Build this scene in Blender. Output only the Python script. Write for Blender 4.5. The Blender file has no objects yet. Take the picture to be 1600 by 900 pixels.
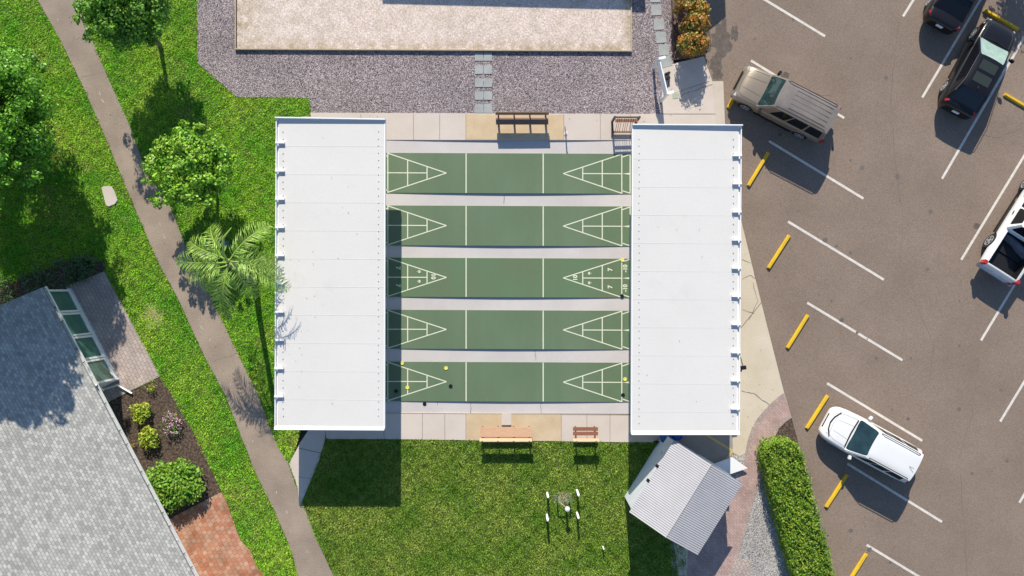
import bpy, bmesh, math, random
import numpy as np
from mathutils import Vector, Matrix
R = math.radians
scene = bpy.context.scene
COL = scene.collection
random.seed(7)
rng = np.random.default_rng(11)

# ------------------------------------------------------------------ camera, light, exposure
HCAM, FPX = 36.0, 1195.0
cam_d = bpy.data.cameras.new('camera'); cam = bpy.data.objects.new('camera', cam_d); COL.objects.link(cam)
cam.location = (0, 0, HCAM); cam.rotation_euler = (0, 0, 0)
cam_d.sensor_width = 36.0; cam_d.lens = 36.0 * FPX / 1600.0
cam_d.clip_start = 0.5; cam_d.clip_end = 1000
scene.camera = cam

SUN_EL = R(33.8); SDX, SDY = -0.078, 1.0           # towards the sun, on the ground
world = bpy.data.worlds.new('World'); scene.world = world; world.use_nodes = True
wn = world.node_tree.nodes; wl = world.node_tree.links
bg = wn['Background']; sky = wn.new('ShaderNodeTexSky'); sky.sky_type = 'NISHITA'
sky.sun_disc = False; sky.sun_elevation = SUN_EL; sky.sun_rotation = math.atan2(SDX, SDY)
sky.air_density = 1.0; sky.dust_density = 0.2; sky.ozone_density = 3.5
wl.new(sky.outputs[0], bg.inputs[0]); bg.inputs[1].default_value = 0.112
sd = bpy.data.lights.new('sun', 'SUN'); sd.energy = 4.5; sd.angle = R(0.5); sd.color = (1.0, 0.925, 0.80)
so = bpy.data.objects.new('sun', sd); COL.objects.link(so)
svec = Vector((SDX, SDY, 0)).normalized() * math.cos(SUN_EL) + Vector((0, 0, math.sin(SUN_EL)))
so.rotation_euler = svec.to_track_quat('Z', 'Y').to_euler(); so.location = (0, 0, 60)
scene.view_settings.view_transform = 'Standard'; scene.view_settings.look = 'None'
scene.view_settings.exposure = 0.37; scene.view_settings.gamma = 1.0
scene.view_settings.use_curve_mapping = False
scene.render.engine = 'CYCLES'

# ------------------------------------------------------------------ helpers
def W(px, py, z=0.0):
    """metres from the surveyed plan: the place of a point of known height"""
    k = (HCAM - z) / FPX
    return Vector(((px - 800) * k, -(py - 450) * k, z))
PX = HCAM / FPX

def tag(o, label=None, cat=None, group=None, kind=None):
    if label: o['label'] = label
    if cat: o['category'] = cat
    if group: o['group'] = group
    if kind: o['kind'] = kind
    return o
def empty(name, loc, rz=0, label=None, cat=None, group=None):
    o = bpy.data.objects.new(name, None); o.empty_display_size = 0.2; COL.objects.link(o)
    o.location = loc; o.rotation_euler = (0, 0, rz)
    return tag(o, label, cat, group)

class MB:
    def __init__(s): s.v = []; s.f = []; s.mi = []; s.cur = 0
    def add(s, vs, fs):
        b = len(s.v); s.v += [Vector(v) for v in vs]
        for f in fs: s.f.append([i + b for i in f]); s.mi.append(s.cur)
        return s
    def box(s, c, size, rz=0, M=None):
        hx, hy, hz = size[0] / 2, size[1] / 2, size[2] / 2
        pts = [Vector((x, y, z)) for z in (-hz, hz) for y in (-hy, hy) for x in (-hx, hx)]
        rot = M if M is not None else Matrix.Rotation(rz, 3, 'Z')
        return s.add([Vector(c) + rot @ p for p in pts],
                     [(0, 2, 3, 1), (4, 5, 7, 6), (0, 1, 5, 4), (2, 6, 7, 3), (1, 3, 7, 5), (0, 4, 6, 2)])
    def prism(s, poly, z0, z1, bottom=True):
        poly = [Vector((p[0], p[1], 0)) for p in poly]
        a = sum(poly[i].x * poly[(i + 1) % len(poly)].y - poly[(i + 1) % len(poly)].x * poly[i].y for i in range(len(poly)))
        if a < 0: poly = poly[::-1]
        n = len(poly)
        vs = [(p.x, p.y, z0) for p in poly] + [(p.x, p.y, z1) for p in poly]
        fs = [list(range(n, 2 * n))] + [(i, (i + 1) % n, n + (i + 1) % n, n + i) for i in range(n)]
        if bottom: fs.append(list(range(n))[::-1])
        return s.add(vs, fs)
    def tube(s, pts, r, n=8, cap=True):
        pts = [Vector(p) for p in pts]; rs = r if isinstance(r, (list, tuple)) else [r] * len(pts)
        rings = []
        for i, p in enumerate(pts):
            d = (pts[min(i + 1, len(pts) - 1)] - pts[max(i - 1, 0)]).normalized()
            up = Vector((0, 0, 1)) if abs(d.z) < 0.9 else Vector((1, 0, 0))
            a = d.cross(up).normalized(); b = a.cross(d).normalized()
            rings.append([p + (a * math.cos(2 * math.pi * k / n) + b * math.sin(2 * math.pi * k / n)) * rs[i] for k in range(n)])
        vs = [v for rg in rings for v in rg]; fs = []
        for i in range(len(pts) - 1):
            for k in range(n):
                fs.append((i * n + k, (i + 1) * n + k, (i + 1) * n + (k + 1) % n, i * n + (k + 1) % n))
        if cap: fs += [list(range(n)), list(range((len(pts) - 1) * n, len(pts) * n))[::-1]]
        return s.add(vs, fs)
    def lathe(s, prof, n=20, c=(0, 0, 0), axis='Z', cap=True):
        vs = []; fs = []
        for (r, h) in prof:
            for k in range(n):
                a = 2 * math.pi * k / n
                p = (r * math.cos(a), r * math.sin(a), h) if axis == 'Z' else (r * math.cos(a), h, r * math.sin(a))
                vs.append(Vector(c) + Vector(p))
        for i in range(len(prof) - 1):
            for k in range(n):
                fs.append((i * n + k, i * n + (k + 1) % n, (i + 1) * n + (k + 1) % n, (i + 1) * n + k))
        if cap: fs.append(list(range(n))[::-1]); fs.append(list(range((len(prof) - 1) * n, len(prof) * n)))
        return s.add(vs, fs)
    def build(s, name, mat, parent=None, smooth=False, world=False, bevel=0, rec=True):
        me = bpy.data.meshes.new(name)
        off = parent_world(parent) if (world and parent) else Vector((0, 0, 0))
        me.from_pydata([tuple(v - off) for v in s.v], [], s.f)
        mats = mat if isinstance(mat, (list, tuple)) else [mat]
        for m in mats: me.materials.append(m)
        if len(mats) > 1: me.polygons.foreach_set('material_index', s.mi)
        if rec or smooth:
            bm = bmesh.new(); bm.from_mesh(me)
            bmesh.ops.recalc_face_normals(bm, faces=bm.faces)
            if bevel:
                bmesh.ops.bevel(bm, geom=[e for e in bm.edges if len(e.link_faces) == 2 and e.calc_face_angle(0) > 0.6], offset=bevel, segments=2, affect='EDGES', clamp_overlap=True)
            bm.to_mesh(me); bm.free()
        if smooth:
            me.polygons.foreach_set('use_smooth', [True] * len(me.polygons)); me.set_sharp_from_angle(angle=R(40))
        me.update()
        o = bpy.data.objects.new(name, me); COL.objects.link(o)
        if parent: o.parent = parent
        return o
def parent_world(p):
    v = Vector((0, 0, 0))
    while p is not None: v = v + Vector(p.location); p = p.parent
    return v
def children(o): return [c for c in bpy.data.objects if c.parent == o]
def copy_tree(o, parent=None):
    c = o.copy(); COL.objects.link(c); c.parent = parent
    for ch in children(o): copy_tree(ch, c)
    return c
def pl(pts, z=0.0): return [W(x, y, z) for x, y in pts]

def mesh_np(name, verts, faces, mat, parent=None, world=True, smooth=False):
    """verts (n,3), faces (m,k) numpy"""
    me = bpy.data.meshes.new(name); k = faces.shape[1]
    if parent and world: verts = verts - np.array(parent_world(parent))
    me.vertices.add(len(verts)); me.vertices.foreach_set('co', verts.astype(np.float32).ravel())
    me.loops.add(faces.size); me.loops.foreach_set('vertex_index', faces.astype(np.int32).ravel())
    me.polygons.add(len(faces)); me.polygons.foreach_set('loop_start', np.arange(0, faces.size, k, dtype=np.int32))
    me.update(calc_edges=True); me.validate()
    me.materials.append(mat)
    o = bpy.data.objects.new(name, me); COL.objects.link(o)
    if parent: o.parent = parent
    return o

# ------------------------------------------------------------------ materials
def mat(name, c, c2=None, scale=2.0, detail=4, rough=0.8, fine=0.0, fscale=60, bump=0.0, bscale=40, metal=0.0,
        spots=None, coat=0.0, spec=0.4, contrast=(0.35, 0.65), island=0.0, stretch=None, trans=0.0):
    m = bpy.data.materials.new(name); m.use_nodes = True
    nt = m.node_tree; N = nt.nodes; Lk = nt.links; b = N['Principled BSDF']
    b.inputs['Roughness'].default_value = rough; b.inputs['Metallic'].default_value = metal
    b.inputs['Specular IOR Level'].default_value = spec
    b.inputs['Coat Weight'].default_value = coat
    b.inputs['Coat Roughness'].default_value = 0.05
    tc = N.new('ShaderNodeTexCoord'); src = tc.outputs['Object']
    if stretch:
        mp = N.new('ShaderNodeMapping'); mp.inputs['Scale'].default_value = stretch
        Lk.new(src, mp.inputs[0]); nsrc = mp.outputs[0]
    else: nsrc = src
    col = None
    c = tuple(c) + (1,); c2_ = tuple(c2) + (1,) if c2 else c
    n1 = N.new('ShaderNodeTexNoise'); n1.inputs['Scale'].default_value = scale; n1.inputs['Detail'].default_value = detail
    n1.inputs['Roughness'].default_value = 0.6
    Lk.new(nsrc, n1.inputs['Vector'])
    mr = N.new('ShaderNodeMapRange'); mr.inputs[1].default_value = contrast[0]; mr.inputs[2].default_value = contrast[1]
    Lk.new(n1.outputs[0], mr.inputs[0])
    mx = N.new('ShaderNodeMix'); mx.data_type = 'RGBA'; mx.inputs[6].default_value = c; mx.inputs[7].default_value = c2_
    Lk.new(mr.outputs[0], mx.inputs[0]); col = mx.outputs[2]
    if fine:
        n2 = N.new('ShaderNodeTexNoise'); n2.inputs['Scale'].default_value = fscale; n2.inputs['Detail'].default_value = 3
        Lk.new(src, n2.inputs['Vector'])
        m2 = N.new('ShaderNodeMapRange'); m2.inputs[1].default_value = 0.25; m2.inputs[2].default_value = 0.75
        m2.inputs[3].default_value = 1 - fine; m2.inputs[4].default_value = 1 + fine; m2.clamp = False
        Lk.new(n2.outputs[0], m2.inputs[0])
        mu = N.new('ShaderNodeVectorMath'); mu.operation = 'SCALE'
        Lk.new(col, mu.inputs[0]); Lk.new(m2.outputs[0], mu.inputs['Scale']); col = mu.outputs[0]
    for sp in (spots or []):                 # (colour, scale, threshold, softness, strength)
        n3 = N.new('ShaderNodeTexNoise'); n3.inputs['Scale'].default_value = sp[1]; n3.inputs['Detail'].default_value = 6
        n3.inputs['Roughness'].default_value = 0.65
        ad = N.new('ShaderNodeVectorMath'); ad.operation = 'ADD'; ad.inputs[1].default_value = (sp[1] * 3.1, 7.7, 1.3)
        Lk.new(src, ad.inputs[0]); Lk.new(ad.outputs[0], n3.inputs['Vector'])
        m3 = N.new('ShaderNodeMapRange'); m3.inputs[1].default_value = sp[2]; m3.inputs[2].default_value = sp[2] + sp[3]
        m3.inputs[4].default_value = sp[4]
        Lk.new(n3.outputs[0], m3.inputs[0])
        x3 = N.new('ShaderNodeMix'); x3.data_type = 'RGBA'; x3.inputs[7].default_value = tuple(sp[0]) + (1,)
        Lk.new(m3.outputs[0], x3.inputs[0]); Lk.new(col, x3.inputs[6]); col = x3.outputs[2]
    if island:
        g = N.new('ShaderNodeNewGeometry'); m4 = N.new('ShaderNodeMapRange')
        m4.inputs[3].default_value = 1 - island; m4.inputs[4].default_value = 1 + island
        Lk.new(g.outputs['Random Per Island'], m4.inputs[0])
        mu = N.new('ShaderNodeVectorMath'); mu.operation = 'SCALE'
        Lk.new(col, mu.inputs[0]); Lk.new(m4.outputs[0], mu.inputs['Scale']); col = mu.outputs[0]
    Lk.new(col, b.inputs['Base Color'])
    if bump:
        nb = N.new('ShaderNodeTexNoise'); nb.inputs['Scale'].default_value = bscale; nb.inputs['Detail'].default_value = 4
        Lk.new(src, nb.inputs['Vector'])
        bp = N.new('ShaderNodeBump'); bp.inputs['Strength'].default_value = bump; bp.inputs['Distance'].default_value = 0.03
        Lk.new(nb.outputs[0], bp.inputs['Height']); Lk.new(bp.outputs[0], b.inputs['Normal'])
    if trans:
        tb = N.new('ShaderNodeBsdfTranslucent'); ms = N.new('ShaderNodeMixShader'); ms.inputs[0].default_value = trans
        Lk.new(col, tb.inputs[0]); Lk.new(b.outputs[0], ms.inputs[1]); Lk.new(tb.outputs[0], ms.inputs[2])
        Lk.new(ms.outputs[0], N['Material Output'].inputs[0])
    return m

def stone_mat(name, cols, scale, bump=0.8, rough=0.85):
    """gravel: coloured cells with real-looking relief"""
    m = bpy.data.materials.new(name); m.use_nodes = True
    nt = m.node_tree; N = nt.nodes; Lk = nt.links; b = N['Principled BSDF']; b.inputs['Roughness'].default_value = rough
    tc = N.new('ShaderNodeTexCoord'); v = N.new('ShaderNodeTexVoronoi'); v.inputs['Scale'].default_value = scale
    Lk.new(tc.outputs['Object'], v.inputs['Vector'])
    sx = N.new('ShaderNodeSeparateColor'); Lk.new(v.outputs['Color'], sx.inputs[0])
    cr = N.new('ShaderNodeValToRGB'); cr.color_ramp.interpolation = 'CONSTANT'
    el = cr.color_ramp.elements
    while len(el) < len(cols): el.new(0.5)
    for i, c in enumerate(cols): el[i].position = i / len(cols); el[i].color = tuple(c) + (1,)
    Lk.new(sx.outputs[0], cr.inputs[0])
    n = N.new('ShaderNodeTexNoise'); n.inputs['Scale'].default_value = 0.5; n.inputs['Detail'].default_value = 4
    Lk.new(tc.outputs['Object'], n.inputs['Vector'])
    mr = N.new('ShaderNodeMapRange'); mr.inputs[1].default_value = 0.3; mr.inputs[2].default_value = 0.7
    mr.inputs[3].default_value = 0.85; mr.inputs[4].default_value = 1.15; Lk.new(n.outputs[0], mr.inputs[0])
    mu = N.new('ShaderNodeVectorMath'); mu.operation = 'SCALE'; Lk.new(cr.outputs[0], mu.inputs[0]); Lk.new(mr.outputs[0], mu.inputs['Scale'])
    Lk.new(mu.outputs[0], b.inputs['Base Color'])
    inv = N.new('ShaderNodeMath'); inv.operation = 'SUBTRACT'; inv.inputs[0].default_value = 1; Lk.new(v.outputs['Distance'], inv.inputs[1])
    bp = N.new('ShaderNodeBump'); bp.inputs['Strength'].default_value = bump; bp.inputs['Distance'].default_value = 0.03
    Lk.new(inv.outputs[0], bp.inputs['Height']); Lk.new(bp.outputs[0], b.inputs['Normal'])
    return m

def brick_mat(name, c1, c2, mortar, w, h, ms=0.01, rot=0.0, rough=0.85, vary=0.35, offset=0.5, spots=None, bump=0.4, coord='Object', bias=0.0):
    m = bpy.data.materials.new(name); m.use_nodes = True
    nt = m.node_tree; N = nt.nodes; Lk = nt.links; b = N['Principled BSDF']; b.inputs['Roughness'].default_value = rough
    b.inputs['Specular IOR Level'].default_value = 0.3
    tc = N.new('ShaderNodeTexCoord'); mp = N.new('ShaderNodeMapping'); mp.inputs['Rotation'].default_value = (0, 0, rot)
    Lk.new(tc.outputs[coord], mp.inputs[0])
    br = N.new('ShaderNodeTexBrick'); br.inputs['Scale'].default_value = 1; br.inputs['Brick Width'].default_value = w
    br.inputs['Row Height'].default_value = h; br.inputs['Mortar Size'].default_value = ms; br.offset = offset
    br.inputs['Color1'].default_value = tuple(c1) + (1,); br.inputs['Color2'].default_value = tuple(c2) + (1,)
    br.inputs['Mortar'].default_value = tuple(mortar) + (1,); br.inputs['Bias'].default_value = bias
    Lk.new(mp.outputs[0], br.inputs[0])
    n = N.new('ShaderNodeTexNoise'); n.inputs['Scale'].default_value = 1.3; n.inputs['Detail'].default_value = 5
    Lk.new(tc.outputs['Object'], n.inputs['Vector'])
    mr = N.new('ShaderNodeMapRange'); mr.inputs[1].default_value = 0.3; mr.inputs[2].default_value = 0.7
    mr.inputs[3].default_value = 1 - vary * 0.6; mr.inputs[4].default_value = 1 + vary * 0.6; Lk.new(n.outputs[0], mr.inputs[0])
    mu = N.new('ShaderNodeVectorMath'); mu.operation = 'SCALE'; Lk.new(br.outputs['Color'], mu.inputs[0]); Lk.new(mr.outputs[0], mu.inputs['Scale'])
    nf = N.new('ShaderNodeTexNoise'); nf.inputs['Scale'].default_value = 45; nf.inputs['Detail'].default_value = 2
    Lk.new(tc.outputs['Object'], nf.inputs['Vector'])
    mf = N.new('ShaderNodeMapRange'); mf.inputs[1].default_value = 0.3; mf.inputs[2].default_value = 0.7; mf.inputs[3].default_value = .85; mf.inputs[4].default_value = 1.15
    Lk.new(nf.outputs[0], mf.inputs[0])
    m5 = N.new('ShaderNodeVectorMath'); m5.operation = 'SCALE'; Lk.new(mu.outputs[0], m5.inputs[0]); Lk.new(mf.outputs[0], m5.inputs['Scale'])
    Lk.new(m5.outputs[0], b.inputs['Base Color'])
    bp = N.new('ShaderNodeBump'); bp.inputs['Strength'].default_value = bump; bp.inputs['Distance'].default_value = 0.01; bp.invert = True
    Lk.new(br.outputs['Fac'], bp.inputs['Height']); Lk.new(bp.outputs[0], b.inputs['Normal'])
    return m

M = {}
M['soil'] = mat('soil', (.06, .075, .03), (.045, .04, .025), 3, fine=.3)
M['turf'] = mat('turf_ground', (.085, .15, .025), (.13, .17, .04), .9, fine=.35, fscale=30, bump=.6, bscale=30,
                spots=[((.24, .19, .09), .38, .66, .1, .7)])
M['grass'] = mat('grass_blades', (.19, .57, .025), (.50, .74, .07), .5, 5, rough=.6, island=.45, trans=.35, spec=.25, fine=.3, fscale=3.5,
                 spots=[((.66, .62, .18), .42, .56, .14, .55), ((.70, .56, .28), 1.6, .66, .08, .5)])
M['grass2'] = mat('lawn_blades', (.19, .37, .03), (.40, .51, .085), .6, 5, rough=.6, island=.5, trans=.3, spec=.25, fine=.25, fscale=4, spots=[((.60, .56, .2), 1.3, .66, .1, .5)])
M['asphalt'] = mat('asphalt', (.222, .168, .130), (.278, .212, .166), .35, 7, fine=.26, fscale=24, bump=.7, bscale=45, rough=.9, contrast=(.3, .7),
                   spots=[((.13, .11, .10), 1.1, .68, .08, .5), ((.33, .28, .23), .25, .6, .15, .35)])
M['path'] = mat('path_asphalt', (.285, .225, .175), (.385, .305, .235), .6, 7, fine=.25, fscale=22, bump=.5, bscale=45, rough=.9,
                spots=[((.46, .39, .30), 2.2, .66, .08, .6), ((.24, .19, .15), .9, .62, .15, .5)])
M['lotstain'] = mat('damp_stain', (.10, .08, .066), (.15, .12, .10), 3, fine=.3, fscale=24, rough=.6)
M['conc'] = mat('concrete', (.575, .495, .425), (.635, .555, .485), .5, 6, fine=.06, fscale=25, bump=.1, rough=.85, spots=[((.42, .38, .33), 2.0, .68, .1, .35)])
M['concb'] = mat('weathered_concrete', (.56, .475, .345), (.64, .56, .44), .45, 6, fine=.1, fscale=22, bump=.2, rough=.9,
                 spots=[((.40, .33, .22), 1.4, .62, .15, .5), ((.60, .42, .25), .6, .7, .08, .4)])
M['strip'] = mat('alley_concrete', (.53, .495, .475), (.60, .56, .535), .4, 6, fine=.06, fscale=25, bump=.15, rough=.85,
                 spots=[((.36, .32, .30), 2.5, .70, .06, .6), ((.30, .27, .25), 7, .74, .03, .6)])
M['tan'] = mat('tan_concrete', (.56, .42, .255), (.63, .49, .32), 1.2, 6, fine=.1, fscale=30, bump=.2, rough=.9, spots=[((.40, .30, .17), 3, .64, .1, .4)])
M['joint'] = mat('joint', (.20, .17, .15), rough=.95)
M['crack'] = mat('crack', (.12, .10, .09), rough=.95)
M['court'] = mat('court_paint', (.108, .165, .088), (.138, .20, .118), .5, 6, fine=.07, fscale=30, rough=.65, stretch=(1, .35, 1), contrast=(.3, .7),
                 spots=[((.165, .185, .105), .7, .58, .2, .6), ((.19, .24, .17), 6, .70, .05, .4), ((.07, .10, .06), 3.5, .70, .08, .5)])
M['court3'] = mat('worn_court_paint', (.125, .165, .09), (.11, .195, .10), .5, 6, fine=.07, fscale=30, rough=.65, stretch=(1, .35, 1), contrast=(.3, .7),
                  spots=[((.165, .16, .09), .7, .58, .2, .6)])
M['line'] = mat('court_line', (.66, .69, .50), (.72, .74, .58), 4, rough=.7)
M['park'] = mat('parking_line_paint', (.74, .68, .61), (.62, .57, .50), 5, fine=.12, fscale=30, rough=.8)
M['roof'] = mat('white_roof_metal', (.69, .665, .625), (.715, .69, .65), .35, 5, fine=.02, fscale=10, rough=.5, spec=.3, spots=[((.50, .48, .44), 5.5, .72, .05, .35), ((.58, .565, .53), .6, .6, .2, .5)])
M['trim'] = mat('white_trim', (.9, .9, .895), rough=.45)
M['post'] = mat('post_white', (.7, .7, .7), rough=.5)
M['screw'] = mat('screw', (.33, .33, .34), rough=.5, metal=.3)
M['gravel'] = stone_mat('pinkish_gravel', [(.07, .052, .058), (.235, .19, .195), (.36, .30, .305), (.44, .37, .365), (.285, .22, .215), (.13, .105, .115), (.58, .50, .48), (.225, .195, .215)], 31)
M['gravel2'] = stone_mat('grey_gravel', [(.17, .16, .16), (.36, .34, .32), (.50, .48, .45), (.30, .28, .26), (.44, .41, .38), (.60, .57, .54)], 30)
M['slab'] = mat('grey_slab', (.33, .35, .34), (.40, .415, .40), 1.5, 5, fine=.08, fscale=30, rough=.9, bump=.2)
M['mulch'] = mat('mulch', (.055, .036, .026), (.16, .115, .085), 9, 8, fine=.6, fscale=30, bump=1.0, bscale=35, rough=.95, contrast=(.4, .62))
M['mulchr'] = mat('red_brown_mulch', (.12, .065, .045), (.28, .18, .14), 8, 8, fine=.6, fscale=30, bump=1.0, bscale=35, rough=.95, contrast=(.4, .62))
EA = math.atan2(-.885, .465)
M['sand'] = mat('court_sand', (.74, .62, .55), (.58, .48, .40), 1.8, 8, fine=.38, fscale=15, bump=.5, bscale=40, rough=.95,
                spots=[((.40, .31, .20), 3.2, .64, .1, .7), ((.26, .20, .14), 9, .70, .04, .7), ((.42, .37, .34), 5, .60, .1, .55)])
M['paver'] = brick_mat('pinkish_pavers', (.50, .41, .36), (.42, .345, .31), (.20, .17, .15), .24, .16, .008, rot=-EA, vary=.3)
M['redbrick'] = brick_mat('red_brick_pavers', (.46, .175, .095), (.54, .33, .22), (.24, .13, .09), .21, .21, .007, rot=-EA, vary=.45, offset=.5)
M['walkbrick'] = brick_mat('walk_bricks', (.48, .345, .30), (.40, .275, .245), (.26, .19, .165), .2, .1, .006, rot=R(45), vary=.25)
M['walkedge'] = brick_mat('walk_edge_bricks', (.46, .36, .31), (.40, .30, .27), (.22, .17, .15), .1, .2, .006, rot=R(70), vary=.25)
M['shingle'] = brick_mat('grey_shingles', (.50, .49, .45), (.30, .30, .28), (.25, .25, .235), .19, .12, .007, rot=0, vary=.14, bump=.8)
M['yellow'] = mat('yellow_paint', (.78, .50, .02), (.64, .41, .03), 3, rough=.65, fine=.12, fscale=30, spots=[((.30, .24, .13), 7, .64, .05, .75), ((.10, .09, .07), 2.5, .68, .08, .6)])
M['timber'] = mat('weathered_timber', (.50, .41, .29), (.40, .33, .24), 6, rough=.85)
M['wood_tan'] = mat('pale_wood', (.66, .42, .26), (.58, .36, .22), 3, fine=.08, fscale=30, rough=.6, stretch=(1, 8, 8))
M['wood_brn'] = mat('brown_wood', (.30, .125, .07), (.25, .10, .055), 3, fine=.1, fscale=30, rough=.6, stretch=(1, 8, 8))
M['wood_mid'] = mat('mid_brown_wood', (.30, .19, .135), (.25, .155, .11), 3, rough=.65, stretch=(1, 8, 8))
M['wood_dark'] = mat('dark_frame', (.10, .075, .065), rough=.6)
M['white'] = mat('white_paint', (.8, .8, .79), rough=.5)
M['offwhite'] = mat('house_white', (.72, .74, .74), (.66, .68, .68), 2, rough=.6)
M['bluewall'] = mat('shed_wall', (.66, .68, .72), (.60, .63, .67), 1.5, rough=.6)
M['metalroof'] = mat('corrugated_metal', (.43, .415, .42), (.49, .475, .475), .6, rough=.5, spots=[((.62, .60, .58), 2, .65, .1, .4)])
M['glass'] = mat('window_glass', (.055, .15, .12), (.09, .19, .14), 1.5, 3, rough=.12, spec=.6)
M['autoglass'] = mat('auto_glass', (.012, .028, .032), (.02, .05, .055), 2.2, 3, rough=.04, spec=.8)
M['darkglass'] = mat('dark_glass', (.008, .009, .012), rough=.05, spec=.7)
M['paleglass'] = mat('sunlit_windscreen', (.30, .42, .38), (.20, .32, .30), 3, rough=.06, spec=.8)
M['black'] = mat('black_plastic', (.012, .012, .014), rough=.5)
M['rubber'] = mat('rubber', (.018, .018, .02), rough=.85)
M['alloy'] = mat('alloy_rim', (.62, .63, .65), rough=.3, metal=.6)
M['chrome'] = mat('chrome', (.7, .7, .72), rough=.15, metal=1)
M['red'] = mat('red_lamp', (.45, .03, .03), rough=.2, coat=.5)
M['lamp'] = mat('clear_lamp', (.65, .68, .70), (.4, .42, .45), 8, rough=.1, coat=.6)
M['amber'] = mat('amber_lamp', (.6, .25, .12), rough=.2)
M['p_tan'] = mat('gold_tan_paint', (.33, .27, .205), (.30, .245, .185), 1.5, rough=.34, metal=.4, coat=.5, fine=.03, fscale=30)
M['p_grey'] = mat('weathered_tan_roof', (.28, .24, .21), (.22, .195, .175), 2.0, rough=.5, metal=.3, coat=.2)
M['p_white'] = mat('white_car_paint', (.80, .80, .78), rough=.3, coat=.6)
M['p_black'] = mat('black_car_paint', (.008, .007, .008), rough=.3, coat=.35, spec=.35)
M['p_black2'] = mat('black_car_paint_b', (.010, .009, .010), rough=.3, coat=.35, spec=.35)
M['green'] = mat('green_metal', (.02, .22, .12), rough=.5)
M['blue'] = mat('blue_plastic', (.015, .09, .36), rough=.4)
M['discy'] = mat('yellow_disc', (.80, .74, .16), rough=.4)
M['discb'] = mat('black_disc', (.012, .012, .014), rough=.4)
M['leafA'] = mat('bright_leaf', (.16, .38, .03), (.38, .60, .06), 1.5, rough=.45, island=.5, trans=.18, spec=.35)
M['leafB'] = mat('deep_leaf', (.07, .24, .016), (.24, .50, .045), 1.5, rough=.45, island=.55, trans=.15, spec=.35)
M['leafC'] = mat('mid_leaf', (.06, .19, .016), (.22, .44, .045), 1.5, rough=.45, island=.55, trans=.15, spec=.35)
M['leafH'] = mat('hedge_leaf', (.14, .29, .022), (.31, .43, .04), 1.8, rough=.5, island=.4, trans=.25, spec=.3)
M['leafY'] = mat('yellow_green_leaf', (.30, .48, .04), (.60, .60, .07), 3.5, rough=.5, island=.3, trans=.3)
M['leafS'] = mat('shrub_leaf', (.14, .36, .03), (.36, .54, .07), 3.0, rough=.5, island=.35, trans=.3)
M['croton'] = mat('croton_leaf', (.62, .26, .045), (.24, .27, .05), 2.6, rough=.45, island=.4, trans=.2, contrast=(.42, .58))
M['palm'] = mat('palm_leaflet', (.29, .50, .06), (.46, .62, .16), 1.2, rough=.45, island=.3, trans=.3, spec=.4)
M['rachis'] = mat('palm_stem', (.33, .46, .08), rough=.5)
M['petal'] = mat('pink_petal', (.60, .25, .42), (.75, .45, .60), 9, rough=.6, island=.3)
M['border'] = mat('border_leaf', (.06, .13, .03), (.11, .17, .09), 3, rough=.5, island=.4, trans=.2)
M['bark'] = mat('bark', (.16, .13, .10), (.24, .20, .16), 8, rough=.9, bump=.4)
M['palmbark'] = mat('palm_bark', (.26, .23, .19), (.36, .33, .28), 3, rough=.9, stretch=(1, 1, 8))
M['tarp'] = mat('grey_tarp', (.13, .14, .17), rough=.6)

# ------------------------------------------------------------------ the setting: ground and surfaces
def slab(name, pts, z, m, th=.14, kind='structure', parent=None, ref=0.0):
    b = MB(); b.prism(pl(pts, ref), z - th, z, bottom=False)
    o = b.build(name, m, parent)
    if parent is None: tag(o, kind=kind)
    return o
g = MB(); g.prism([(-220, -220), (220, -220), (220, 220), (-220, 220)], -.4, -.15, bottom=False)
tag(g.build('ground', M['soil']), kind='structure')

west_lawn = [(-500, -400), (308, -400), (308, 98), (370, 152), (483, 153), (486, 182), (470, 182), (470, 672), (455, 722), (476, 795), (522, 900), (640, 1200), (-500, 1200)]
slab('lawn_ground', west_lawn, -.03, M['turf'], .1)
south_lawn = [(508, 686), (603, 686), (986, 691), (1030, 691), (1045, 700), (1060, 760), (1072, 865), (1062, 1200), (650, 1200), (522, 900), (476, 795), (468, 793)]
slab('lawn_ground', south_lawn, -.03, M['turf'], .1)
path_l = [(-60, -330), (30, -60), (59, 0), (94, 62), (125, 125), (150, 180), (192, 280), (217, 340), (245, 405), (280, 470), (300, 515), (321, 560), (352, 617), (380, 690), (400, 740), (430, 800), (455, 860), (466, 900), (560, 1180)]
path_r = [(680, 1180), (521, 900), (495, 845), (476, 795), (465, 768), (450, 724), (430, 690), (400, 610), (375, 560), (345, 498), (318, 440), (290, 385), (275, 345), (258, 305), (233, 280), (200, 190), (170, 125), (143, 62), (118, 0), (85, -60), (0, -330)]
slab('footpath', path_l + path_r, .0, M['path'], .1)

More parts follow.
